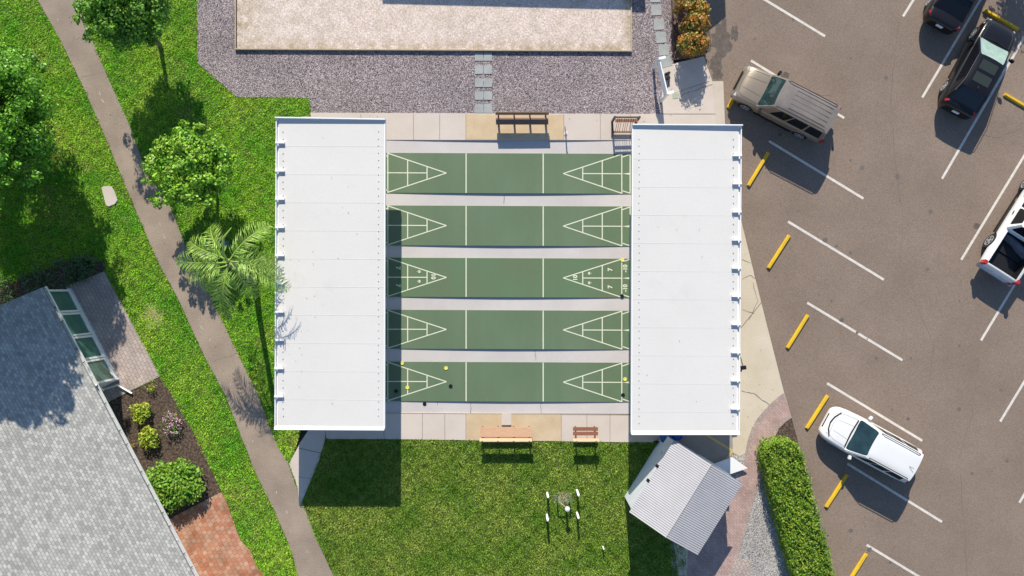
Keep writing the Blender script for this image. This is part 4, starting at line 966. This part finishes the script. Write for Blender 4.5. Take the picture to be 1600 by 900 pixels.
# ramp in front of the gable
rp = [W(1108, 728, .25), W(1144, 714.5, .25), W(1168.5, 731.5, .25), W(1136, 742.5, .25)]
rr = empty('door_ramp', (rp[0] + rp[2]) / 2 * Vector((1, 1, 0)) if False else ((rp[0].x + rp[2].x) / 2, (rp[0].y + rp[2].y) / 2, 0), 0, 'white folding ramp lying outside the shed gable, partly shaded', 'ramp')
b = MB(); b.prism(rp, .20, .25); b.build('deck', M['white'], rr, world=True)
b = MB(); m_ = [rp[0] * .85 + rp[2] * .15, rp[1] * .85 + rp[3] * .15, rp[2] * .88 + rp[0] * .12, rp[3] * .88 + rp[1] * .12]
for q in m_: b.box((q.x, q.y, .1), (.06, .06, .2))
b.build('support', M['wood_dark'], rr, world=True)
# yellow lines on the shade-toned pad
yb = MB()
ymat = mat('faded_yellow_line', (.60, .47, .14), (.50, .40, .16), 5)
stripe(None, (1065, 676), (1057, 694), .09, .011, yb); stripe(None, (1098, 676), (1144, 704), .10, .0115, yb); stripe(None, (1144, 704), (1136, 717), .08, .012, yb)
tag(yb.build('yellow_pad_line', ymat), kind='structure')
# bins beside the shed
for (x, y, r, h, lab) in ((1042, 687, .27, .75, 'blue barrel at the north corner of the shed wall'), (1057, 679, .25, .7, 'blue barrel half hidden by the shelter roof edge')):
    p = W(x, y, .4); rb = empty('blue_barrel', (p.x, p.y, .0), 0, lab, 'barrel', 'blue barrels behind the shed')
    b = MB(); b.lathe([(r * .9, 0), (r, .1), (r, h - .1), (r * .9, h), (r * .8, h), (r * .78, .12)], 20); b.build('drum', M['blue'], rb, smooth=True)
    b = MB(); b.lathe([(r * .8, h - .05), (r * .5, h - .03), (.05, h - .03)], 20); b.build('lid', M['blue'], rb, smooth=True)
ct = empty('hand_cart', W(1032, 683), 0, 'dark folding hand cart with thin pale wheels beside the blue barrel', 'cart')
b = MB(); p = W(1032, 683)
b.tube([(p.x - .2, p.y - .15, .1), (p.x - .1, p.y + .25, .7), (p.x + .3, p.y + .25, .7), (p.x + .25, p.y - .15, .1)], .018, 6); b.tube([(p.x - .15, p.y, .4), (p.x + .28, p.y, .4)], .015, 6); b.build('frame', M['chrome'], ct, world=True)
for s in (-.22, .28):
    b = MB(); b.lathe([(.1, -.02), (.13, -.015), (.13, .015), (.1, .02)], 16, (p.x + s, p.y - .18, .14), axis='Y'); b.build('wheel', M['rubber'], ct, world=True)

# ------------------------------------------------------------------ house
ez = 2.36
E0 = W(66, 449, ez); E1 = W(303, 900, ez); hd = (E1 - E0).normalized(); hn = Vector((hd.y, -hd.x, 0))       # hn points west / away from the eave
if hn.x > 0: hn = -hn
LH = 19.0; HW = 6.2; rise = 2.1
house = empty('house', (E0.x, E0.y, 0), math.atan2(hd.y, hd.x), 'low white house with grey shingle gable roof, tree shade on its north end', 'house')
# local: x along eave southwards, -y = outwards (east)?; pick sign
locn = Matrix.Rotation(-math.atan2(hd.y, hd.x), 3, 'Z') @ hn; s_ = 1 if locn.y > 0 else -1     # s_*y is inwards
b = MB(); t = .06
def HP(x, y, z): return (x, s_ * y, z)
b.add([HP(0, 0, ez), HP(LH, 0, ez), HP(LH, HW, ez + rise), HP(0, HW, ez + rise), HP(0, 2 * HW, ez), HP(LH, 2 * HW, ez)] + [HP(0, 0, ez - t), HP(LH, 0, ez - t), HP(LH, HW, ez + rise - t), HP(0, HW, ez + rise - t), HP(0, 2 * HW, ez - t), HP(LH, 2 * HW, ez - t)],
      [(0, 1, 2, 3), (3, 2, 5, 4), (0, 6, 7, 1), (4, 5, 11, 10), (0, 3, 9, 6), (3, 4, 10, 9), (1, 7, 8, 2), (2, 8, 11, 5), (6, 9, 8, 7), (9, 10, 11, 8)])
roof = b.build('roof', M['shingle'], house)
b = MB(); b.tube([HP(0, HW, ez + rise + .01), HP(LH, HW, ez + rise + .01)], .05, 6); b.build('ridge_cap', M['shingle'], roof)
xb = 4.84                              # the glazed bay along the eave
b = MB(); b.prism([HP(.06, .14, 0)[:2], HP(xb, .14, 0)[:2], HP(xb, 1.12, 0)[:2], HP(LH - .4, 1.12, 0)[:2], HP(LH - .4, 2 * HW - .5, 0)[:2], HP(.06, 2 * HW - .5, 0)[:2]], 0, ez - t + .0 - .01)
wall = b.build('wall', M['offwhite'], house)
b = MB(); b.add([HP(.06, .3, ez - .08), HP(.06, 2 * HW - .6, ez - .08), HP(.06, HW, ez + rise - .12)], [(0, 1, 2)]); b.build('gable', M['offwhite'], house)
wl_ = (xb - .06) / 4
for k in range(4):
    x0 = .06 + wl_ * k; x1 = x0 + wl_
    fr_ = MB(); za, zb2 = .30, 2.20
    y = .14 - .045
    for (ax, bx, az, bz) in ((x0 + .02, x1 - .02, za, za + .11), (x0 + .02, x1 - .02, zb2 - .09, zb2), (x0 + .02, x0 + .11, za + .11, zb2 - .09), (x1 - .11, x1 - .02, za + .11, zb2 - .09)):
        c_ = HP((ax + bx) / 2, y, (az + bz) / 2); fr_.box(c_, (bx - ax, .09, bz - az))
    f = fr_.build('window', M['white'], house)
    g_ = MB(); g_.box(HP((x0 + x1) / 2, .105, (za + zb2) / 2), (x1 - x0 - .2, .03, zb2 - za - .18)); g_.build('pane', M['glass'], f)
    g_ = MB(); g_.box(HP((x0 + x1) / 2, .09, za - .03), (x1 - x0 - .02, .10, .05)); g_.build('sill', M['white'], f)
b = MB(); b.box(HP(xb / 2, .11, .15), (xb, .06, .28)); b.build('plinth', M['offwhite'], house)
b = MB()
b.box(HP(LH / 2, -.02, ez - .13), (LH, .012, .11)); b.box(HP(LH / 2, -.10, ez - .12), (LH, .014, .13)); b.box(HP(LH / 2, -.06, ez - .185), (LH, .08, .01))
gt = b.build('gutter', M['white'], house)
for k in range(28):
    b = MB(); b.box(HP(.35 + k * .68, -.06, ez - .06), (.03, .10, .02)); b.build('gutter_strap', M['wood_dark'] if k % 3 else M['white'], gt)
b = MB(); b.box(HP(LH / 2 + 2.5, 1.09, ez - .16), (LH - 5.2, .02, .16)); b.build('soffit_trim', M['white'], house)
# downspout
b = MB()
def hloc(px, py, z):
    v = W(px, py, z) - Vector(house.location); v.z = z; return Matrix.Rotation(-house.rotation_euler.z, 3, 'Z') @ v
b.tube([hloc(150, 601, 2.4), hloc(161, 610, 1.0), hloc(160, 609, .2), hloc(183.5, 602, .12), hloc(206, 615, .08)], .05, 4); b.build('downspout', M['white'], house)

# ------------------------------------------------------------------ vegetation
def leaf_cloud(pts, nrm, size, asp=.55, droop=0.0, fold=True):
    """pts (n,3) centres, nrm (n,3) normals -> verts, faces of small diamond leaves"""
    n = len(pts); t = rng.normal(size=(n, 3)); t -= (t * nrm).sum(1)[:, None] * nrm; t /= np.linalg.norm(t, axis=1)[:, None] + 1e-9
    s = np.cross(nrm, t); L = size * rng.uniform(.65, 1.35, n)[:, None]; w = L * asp
    a = pts - t * L * .5; c = pts + t * L * .5; mid = pts + nrm * L * .08
    v = np.stack([a, mid - s * w * .5, c, mid + s * w * .5], 1).reshape(-1, 3)
    f = np.arange(4 * n).reshape(n, 4)
    return v, f
def rand_dirs(n):
    d = rng.normal(size=(n, 3)); return d / np.linalg.norm(d, axis=1)[:, None]
def clumps(centers, radii, per, size, up=.35, asp=.6, squash=.85):
    P = []; Nn_ = []
    for c_, r in zip(centers, radii):
        k = int(per * (r / .4) ** 2); d = rand_dirs(k); rr = r * rng.uniform(.25, 1.0, k) ** .6 * (1 + .45 * rng.uniform(0, 1, k) ** 4)
        p = np.array(c_) + d * rr[:, None] * np.array([1, 1, squash])
        nn = d + rng.normal(size=(k, 3)) * .55 + np.array([0, 0, up]); nn /= np.linalg.norm(nn, axis=1)[:, None]
        P.append(p); Nn_.append(nn)
    return leaf_cloud(np.concatenate(P), np.concatenate(Nn_), size, asp)
def crown_centers(c, rad, n, r, seed, low=-.7):
    rs_ = np.random.default_rng(seed); out = []; rr = []
    tries = 0
    while len(out) < n and tries < 9000:
        tries += 1
        d = rs_.normal(size=3); d /= np.linalg.norm(d)
        if d[2] < low: continue
        q = rs_.uniform(.55, 1.0); p = np.array(c) + d * q * (np.array(rad) - r * .6)
        if any(np.linalg.norm(p - o) < r * .95 for o in out): continue
        out.append(p); rr.append(r * rs_.uniform(.7, 1.25))
    return out, rr
def tree(label, base, crown, rad, n, r, per, size, leaf, seed, trunk_r=.1, extra=None, group='broad crowned trees on the west lawn', name='shade_tree', cat='tree', forks=5):
    root = empty(name, base, 0, label, cat, group)
    cs, rr = crown_centers(crown, rad, n, r, seed)
    rs2 = np.random.default_rng(seed + 5)
    for _ in range(int(n * .7)):
        d = rs2.normal(size=3); d /= np.linalg.norm(d); d[2] = abs(d[2]) * (1 if rs2.random() < .7 else -.6)
        cs.append(np.array(crown) + d * np.array(rad) * rs2.uniform(.95, 1.22)); rr.append(r * rs2.uniform(.3, .55))
    if extra:
        c2_, r2_ = crown_centers(extra[0], extra[1], extra[2], r, seed + 70); cs += c2_; rr += r2_
    v, f = clumps(cs, rr, per, size)
    mesh_np('crown', v, f, leaf, root)
    b = MB(); base = Vector(base); cr = Vector(crown); fork = base.lerp(Vector((cr.x, cr.y, cr.z - rad[2] * .5)), .75)
    b.tube([base - Vector((0, 0, .05)), base.lerp(fork, .5) + Vector((.05, .03, 0)), fork], [trunk_r * 1.25, trunk_r, trunk_r * .8], 8)
    for k in range(min(forks, len(cs))):
        e = Vector(cs[(k * 7) % len(cs)]); b.tube([fork, fork.lerp(e, .5) + Vector((0, 0, .15)), e], [trunk_r * .6, trunk_r * .4, trunk_r * .12], 6)
    b.build('trunk', M['bark'], root, world=True, smooth=True)
    return root
def gp(px, py, z=0): p = W(px, py); return (p.x, p.y, z)
# small round tree east of the path
tree('round bright green tree east of the footpath, beside the shade of another tree', gp(337, 284, -.03), gp(333, 276, 2.55), (2.0, 1.8, 1.0), 60, .38, 230, .15, M['leafA'], 3, .07)
# tree at the top of the photo
c_ = gp(247, 62, 3.4)
tree('tall dark green tree cut by the top of the photo, long spiky shade below', gp(250, 72, -.03), gp(256, 55, 3.4), (1.8, 1.75, 1.6), 60, .46, 240, .13, M['leafC'], 4, .09)
# big tree at the left edge
tree('large green tree reaching in from the left edge above the house', gp(58, 210, -.03), gp(88, 222, 4.9), (2.55, 2.9, 2.6), 115, .55, 250, .125, M['leafB'], 5, .2, extra=(gp(42, 190, 2.9), (2.7, 3.0, 1.1), 55), forks=9)
tree('second green tree behind the large one, mostly beyond the left edge', gp(-70, 330, -.03), gp(34, 312, 7.5), (3.4, 3.2, 1.8), 125, .62, 200, .17, M['leafB'], 6, .2, forks=9)
# tree off the top right corner: only its shade is in the picture
tree('tree beyond the top right corner throwing leaf shade over the lot', gp(1590, -230, -.06), gp(1588, -160, 3.5), (1.5, 1.3, 1.0), 16, .42, 190, .13, M['leafB'], 8, .12, forks=9)

# palm
px0 = gp(398, 440, -.03); crown = Vector(gp(412, 415, 4.5)); 
palm = empty('palm_tree', px0, 0, 'feathery palm whose fronds reach over the west shelter roof', 'palm tree')
b = MB(); pb0 = Vector(px0); b.tube([pb0, pb0.lerp(crown, .33) + Vector((-.05, .02, 0)), pb0.lerp(crown, .7) + Vector((-.02, 0, 0)), crown], [.17, .13, .115, .14], 12); b.build('trunk', M['palmbark'], palm, world=True, smooth=True)
fd = [(176, 2.7, .4, .9), (196, 2.5, .3, 1.0), (212, 2.3, .2, 1.3), (150, 2.3, .45, .9), (128, 2.2, .35, 1.1), (44, 2.5, .45, .95), (-12, 2.3, .35, 1.0), (-24, 2.9, .3, .95), (-62, 2.0, .2, 1.4), (-98, 2.8, .3, 1.25), (-124, 2.3, .1, 1.4), (8, 1.9, .1, 1.5)]
for (az, Lf, lift, dr) in fd:
    a = R(az); dirx = Vector((math.cos(a), math.sin(a), 0)); side = Vector((-dirx.y, dirx.x, 0)); pts = []
    ns = 26
    for i in range(ns + 1):
        t = i / ns; pts.append(crown + dirx * Lf * (t * (1 - .12 * dr * t)) + Vector((0, 0, lift * math.sin(t * 1.9) * 1.1 - dr * 1.15 * t * t)) + side * .12 * math.sin(t * 2.5 + az))
    b = MB(); b.tube(pts, [.035 * (1 - i / ns * .85) for i in range(ns + 1)], 5); fo = b.build('frond', M['rachis'], palm, world=True)
    vs = []; fs = []
    nl = 38
    for i in range(nl):
        t = .14 + .86 * i / nl; k = min(int(t * ns), ns - 1); p = pts[k].lerp(pts[k + 1], t * ns - k); fwd = (pts[k + 1] - pts[k]).normalized()
        ll = .66 * math.sin(math.pi * min(1, .12 + t * .86)) ** .6 * random.uniform(.8, 1.15)
        for sg_ in (-1, 1):
            d = (side * sg_ * random.uniform(.7, 1.0) + fwd * random.uniform(.35, .8) + Vector((0, 0, random.uniform(-.1, .75)))).normalized()
            mid = p + d * ll * .55; tip = p + d * ll * .95 + Vector((0, 0, -.18 * ll - random.uniform(0, .1)))
            wv = fwd.cross(d).cross(d).normalized() * .017
            bsz = len(vs); vs += [p - wv * .5, p + wv * .5, mid + wv, tip, mid - wv]; fs.append((bsz, bsz + 1, bsz + 2, bsz + 4)); fs.append((bsz + 2, bsz + 3, bsz + 4, bsz + 4)[:3])
    b = MB(); b.add(vs, fs); b.build('leaflets', M['palm'], fo, world=True, rec=False)
b = MB(); b.tube([crown, crown + Vector((.0, .35, .55)), crown + Vector((.15, .95, .95)), crown + Vector((.5, 1.35, 1.0))], [.05, .055, .05, .02], 8); b.build('spear_leaf', M['rachis'], palm, world=True, smooth=True)
b = MB(); q = Vector(W(348, 373, 1.0)); b.box((0, 0, .25), (.34, .26, .5)); o = b.build('utility_box', mat('blue_grey_box', (.10, .22, .28))); 
qq = W(352, 381); o.location = (qq.x, qq.y, -.03); tag(o, 'small blue grey utility box in the grass under the palm fronds', 'utility box')

def shrub(name, label, px, py, r, h, n, cr, per, size, leaf, seed, cat='shrub', group='low shrubs in the mulch bed', z0=-.012, ry=None):
    base = gp(px, py, z0); root = empty(name, base, 0, label, cat, group)
    cs, rr = crown_centers((base[0], base[1], z0 + h * .55), (r, ry or r, h * .5), n, cr, seed, low=-.3)
    v, f = clumps(cs, rr, per, size, up=.5); v[:, 2] = np.maximum(v[:, 2], z0 + .02)
    mesh_np('foliage', v, f, leaf, root)
    b = MB()
    for k in range(min(7, len(cs))): b.tube([Vector(base), Vector(base).lerp(Vector(cs[k]), .6), Vector(cs[k])], [.03, .02, .008], 5)
    b.build('stem', M['bark'], root, world=True)
    return root
shrub('garden_shrub', 'big bushy green shrub above the red brick patio', 281, 752, 1.42, .95, 44, .3, 210, .15, M['leafS'], 21, ry=1.15)
shrub('garden_shrub', 'yellow green shrub nearest the downspout end', 225, 643, .52, .55, 9, .22, 230, .12, M['leafY'], 22)
shrub('garden_shrub', 'yellow green shrub between the other small one and the big bush', 237, 683, .52, .55, 9, .22, 230, .12, M['leafY'], 23)
shrub('garden_shrub', 'tiny yellowish plant at the top corner of the mulch bed', 239, 606, .27, .3, 4, .14, 200, .08, M['leafY'], 24)
shrub('garden_shrub', 'orange tinted little plant beside the house gutter in the mulch', 209, 696, .16, .3, 3, .1, 160, .08, M['croton'], 25)
fl_ = shrub('flowering_plant', 'pink flowering plant at the lawn side of the mulch bed', 271, 660, .66, .42, 13, .19, 120, .07, M['leafC'], 26, cat='flowering plant', ry=.75)
cs, rr = crown_centers(gp(272, 661, .24), (.62, .74, .25), 20, .13, 27, low=0)
v, f = clumps(cs, rr, 130, .06, up=.6, asp=.9); mesh_np('flowers', v, f, M['petal'], fl_)
# border plants in the house shade
for i, (x, y, r, lab) in enumerate(((100, 428, .8, 'blue grey leafy plant in the shade north of the house corner'), (135, 418, .6, 'grassy plant at the top corner of the paver patio'), (58, 440, .7, 'dark leafy plant beside the grey roof corner'), (15, 458, .7, 'dark low plant behind the roof rake at the left edge'))):
    shrub('border_plant', lab, x, y, r, .5, 9, .25, 170, .10, M['border'], 40 + i, group='shade border plants')
# strappy blades
def grass_tuft(label, px, py, r, n, h, m):
    base = Vector(gp(px, py, 0)); root = empty('ornamental_grass', base, 0, label, 'ornamental grass', 'shade border plants')
    vs = []; fs = []
    for i in range(n):
        a = random.uniform(0, 6.283); L_ = r * random.uniform(.6, 1.2); d = Vector((math.cos(a), math.sin(a), 0)); s = Vector((-d.y, d.x, 0)) * .012
        p0 = base + d * .05; p1 = base + d * L_ * .5 + Vector((0, 0, h * random.uniform(.7, 1.1))); p2 = base + d * L_ + Vector((0, 0, h * random.uniform(.2, .8)))
        k = len(vs); vs += [p0 - s, p0 + s, p1 - s, p1 + s, p2]; fs += [(k, k + 1, k + 3, k + 2), (k + 2, k + 3, k + 4)]
    b = MB(); b.add(vs, fs); b.build('blades', m, root, world=True, rec=False)
grass_tuft('pale strappy grass clump at the tip of the paver patio', 143, 414, .65, 90, .45, M['border'])
grass_tuft('strappy grass clump left of the patio tip, in shade', 122, 432, .6, 80, .4, M['border'])
# crotons
shrub('croton_shrub', 'orange and yellow croton shrub at the concrete end of its row', 1075, 78, .78, 1.75, 22, .27, 230, .13, M['croton'], 50, group='croton shrubs in a row beside the lot', ry=.55)
shrub('croton_shrub', 'orange croton shrub nearest the parking lot, middle of the row', 1079, 50, .62, 1.7, 16, .27, 220, .13, M['croton'], 51, group='croton shrubs in a row beside the lot', ry=.5)
shrub('croton_shrub', 'greenish croton shrub just below the photo top, right side', 1084, 26, .55, 1.5, 12, .25, 220, .13, M['croton'], 52, group='croton shrubs in a row beside the lot')
shrub('croton_shrub', 'tall croton shrub cut by the photo top, left side of the row', 1062, 8, .62, 1.7, 16, .27, 220, .13, M['croton'], 53, group='croton shrubs in a row beside the lot', ry=1.0)
fp = empty('low_fence', W(1051, 20), 0, 'low dark edging fence between the gravel and the croton bed', 'fence')
b = MB(); board((1046, -100), (1053, 92), .04, -.02, .16, b); b.build('rail', M['wood_dark'], fp, world=True)

# hedge
hp = [(1195, 712), (1200, 698), (1215, 691), (1235, 690), (1248, 697), (1262, 735), (1275, 790), (1292, 850), (1306, 910), (1340, 1040), (1275, 1040), (1246, 905), (1232, 860), (1222, 820), (1208, 770)]
zh = 1.15; kk = (HCAM - zh) / HCAM
hpg = [((x - 800) * kk + 800, (y - 450) * kk + 450) for x, y in hp]
hedge = empty('clipped_hedge', W(1250, 850), 0, 'long clipped green hedge between the gravel strip and the parked cars', 'hedge')
ctr = (sum(x for x, y in hpg) / len(hpg), sum(y for x, y in hpg) / len(hpg))
PW = np.array([[W(x, y).x, W(x, y).y] for x, y in hpg])
def inside(P, poly):
    x, y = P[:, 0], P[:, 1]; c_ = np.zeros(len(P), bool); n = len(poly)
    for i in range(n):
        x1, y1 = poly[i]; x2, y2 = poly[(i + 1) % n]
        with np.errstate(divide='ignore', invalid='ignore'):
            c_ ^= ((y1 > y) != (y2 > y)) & (x < (x2 - x1) * (y - y1) / (y2 - y1 + 1e-12) + x1)
    return c_
bb0 = PW.min(0); bb1 = PW.max(0)
Q = rng.uniform(bb0, bb1, (32000, 2)); Q = Q[inside(Q, PW)]
def lump(q): return .10 * np.sin(q[:, 0] * 5.1 + np.sin(q[:, 1] * 3.3)) * np.sin(q[:, 1] * 4.3 + 1.7 * np.sin(q[:, 0] * 2.2)) + .07 * np.sin(q[:, 0] * 13 + q[:, 1] * 9) * np.sin(q[:, 1] * 7.7)
z = zh + lump(Q) + rng.normal(0, .04, len(Q)) - rng.uniform(0, .14, len(Q)); P3 = np.column_stack([Q, z]); N3 = rng.normal(size=(len(Q), 3)) * .55 + np.array([0, 0, 1])
S = []; SN = []
for i in range(len(PW)):
    a, c_ = PW[i], PW[(i + 1) % len(PW)]; L_ = np.linalg.norm(c_ - a); k = int(L_ * 520); t = rng.uniform(0, 1, k)[:, None]; n_ = np.array([(c_ - a)[1], -(c_ - a)[0]]) / L_
    mid_ = (a + c_) / 2 + n_ * .05
    if inside(mid_[None], PW)[0]: n_ = -n_
    zz = rng.uniform(0.05, zh + .05, k); off = rng.normal(0, .05, k) + .05 * np.sin(t[:, 0] * L_ * 6 + zz * 5)
    S.append(np.column_stack([a + (c_ - a) * t + n_ * off[:, None], zz])); SN.append(np.column_stack([np.tile(n_, (k, 1)), np.full(k, .5)]) + rng.normal(size=(k, 3)) * .5)
P3 = np.concatenate([P3] + S); N3 = np.concatenate([N3] + SN); N3 /= np.linalg.norm(N3, axis=1)[:, None]
v, f = leaf_cloud(P3, N3, .085, .65); mesh_np('foliage', v, f, M['leafH'], hedge)
b = MB(); cx_, cy_ = W(*ctr).x, W(*ctr).y; b.prism([(x + (cx_ - x) * .06, y + (cy_ - y) * .03) for x, y in PW], -.02, zh - .22); b.build('light_block_core', mat('hedge_inside', (.035, .055, .015)), hedge, world=True)  # solid dark core added inside the foliage to stop light passing through

# fallen leaves
ll_ = mat('fallen_leaf', (.30, .20, .08), (.16, .10, .05), 9, rough=.8, island=.5)
r4 = np.random.default_rng(77); pts4 = []
for (cx, cy, sx, sy, n, z) in ((470, 500, 22, 60, 26, 2.68), (520, 300, 60, 90, 10, 2.705), (1080, 420, 60, 160, 12, 2.705), (350, 540, 30, 90, 70, .004), (150, 200, 50, 90, 60, .004), (700, 130, 200, 30, 90, .004), (1160, 640, 30, 50, 40, .018), (1060, 130, 30, 30, 30, .006), (1240, 420, 20, 190, 60, -.052), (1140, 90, 20, 60, 40, -.052)):
    for _ in range(n):
        p = W(cx + r4.normal() * sx, cy + r4.normal() * sy, z if z > 2 else 0)
        if z > 2 and not (W(440, 0, 2.7).x < p.x < W(595, 0, 2.7).x or W(995, 0, 2.7).x < p.x < W(1145, 0, 2.7).x): continue
        pts4.append((p.x, p.y, z + .012))
pts4 = np.array(pts4); nn4 = r4.normal(size=pts4.shape) * .25 + np.array([0, 0, 1]); nn4 /= np.linalg.norm(nn4, axis=1)[:, None]
v, f = leaf_cloud(pts4, nn4, .05, .5); tag(mesh_np('leaf_litter', v, f, ll_), 'scattered dry brown leaves on paving and gravel', 'leaf litter', kind='stuff')

# ------------------------------------------------------------------ grass
def pw(pts): return np.array([[W(x, y).x, W(x, y).y] for x, y in pts])
holes_w = [pw(path_l + path_r), pw([(90, 400), (163, 424), (250, 588), (165, 630), (60, 640)]), pw([(165, 630), (250, 589), (270, 620), (305, 680), (345, 765), (352, 778), (362, 808), (376, 845), (392, 862), (400, 885), (412, 900), (450, 1000), (240, 1000), (160, 640)]),
           pw([(-300, 620), (40, 455), (66, 449), (150, 600), (303, 900), (320, 1000), (-300, 1000)]), pw([(159, 293), (174, 291), (184, 313), (170, 323)]),
           pw([(-40, 470), (40, 432), (100, 413), (160, 407), (166, 424), (105, 452), (60, 470), (-40, 520)]), pw([(482, 672), (508, 686), (468, 793), (465, 762), (452, 724)])]
def scatter_grass(name, label, poly, holes, box, dens, m, lean, h, bare=None):
    a = W(*box[0]); c_ = W(*box[1]); x0, x1 = sorted((a.x, c_.x)); y0, y1 = sorted((a.y, c_.y)); n = int((x1 - x0) * (y1 - y0) * dens)
    Q = rng.uniform((x0, y0), (x1, y1), (n, 2)); Q = Q[inside(Q, pw(poly))]
    for hl in holes: Q = Q[~inside(Q + rng.normal(0, .035, Q.shape), hl)]
    # ragged density: thin patches
    d = np.sin(Q[:, 0] * 1.7 + 2 * np.sin(Q[:, 1] * .9)) * np.sin(Q[:, 1] * 1.9 + 1.5 * np.sin(Q[:, 0] * 1.1)) + .5 * np.sin(Q[:, 0] * 6.1 + Q[:, 1] * 4.7)
    Q = Q[rng.uniform(0, 1, len(Q)) < .86 + .14 * d]
    if bare is not None:
        for (bx, by, br) in bare:
            p = W(bx, by); r = np.hypot(Q[:, 0] - p.x, Q[:, 1] - p.y); Q = Q[(r > br * PX) | (rng.uniform(0, 1, len(Q)) < .3 + (r / (br * PX)) ** 2 * .6)]
    n = len(Q); az = rng.uniform(0, 2 * np.pi, n); hh = h * rng.uniform(.45, 1.25, n) * (1 + .35 * np.sin(Q[:, 0] * 7.3) * np.sin(Q[:, 1] * 8.1)); ln = lean * rng.uniform(.3, 1.3, n)
    d2 = np.column_stack([np.cos(az), np.sin(az)]); s2 = np.column_stack([-d2[:, 1], d2[:, 0]]) * rng.uniform(.007, .014, n)[:, None]
    base = np.column_stack([Q, np.full(n, -.03)]); 
    v0 = base - np.column_stack([s2, np.zeros(n)]); v1 = base + np.column_stack([s2, np.zeros(n)])
    mid = base + np.column_stack([d2 * (ln * .45)[:, None], hh * .75]); v2 = mid + np.column_stack([s2 * .9, np.zeros(n)]); v3 = mid - np.column_stack([s2 * .9, np.zeros(n)])
    tip = base + np.column_stack([d2 * ln[:, None], hh])
    v = np.stack([v0, v1, v2, tip, v3], 1).reshape(-1, 3); k = np.arange(n) * 5
    me = bpy.data.meshes.new(name)
    me.vertices.add(len(v)); me.vertices.foreach_set('co', v.astype(np.float32).ravel())
    loops = np.column_stack([k, k + 1, k + 2, k + 3, k + 4]).astype(np.int32)
    me.loops.add(loops.size); me.loops.foreach_set('vertex_index', loops.ravel()); me.polygons.add(n); me.polygons.foreach_set('loop_start', np.arange(0, n * 5, 5, dtype=np.int32))
    me.update(calc_edges=True); me.materials.append(m)
    o = bpy.data.objects.new(name, me); COL.objects.link(o); tag(o, label, 'grass', kind='stuff'); print(name, n)
scatter_grass('grass', 'bright green grass of the west lawn on both sides of the footpath', west_lawn, holes_w, ((-140, -110), (500, 1010)), 1250, M['grass'], .085, .05, bare=[(237, 492, 15), (402, 535, 10)])
scatter_grass('grass', 'thick green grass of the south lawn below the pale bench', south_lawn, [pw([(482, 672), (508, 686), (468, 793), (465, 762), (452, 724)])], ((440, 670), (1110, 1010)), 1500, M['grass2'], .08, .055, bare=[(880, 779, 20)])
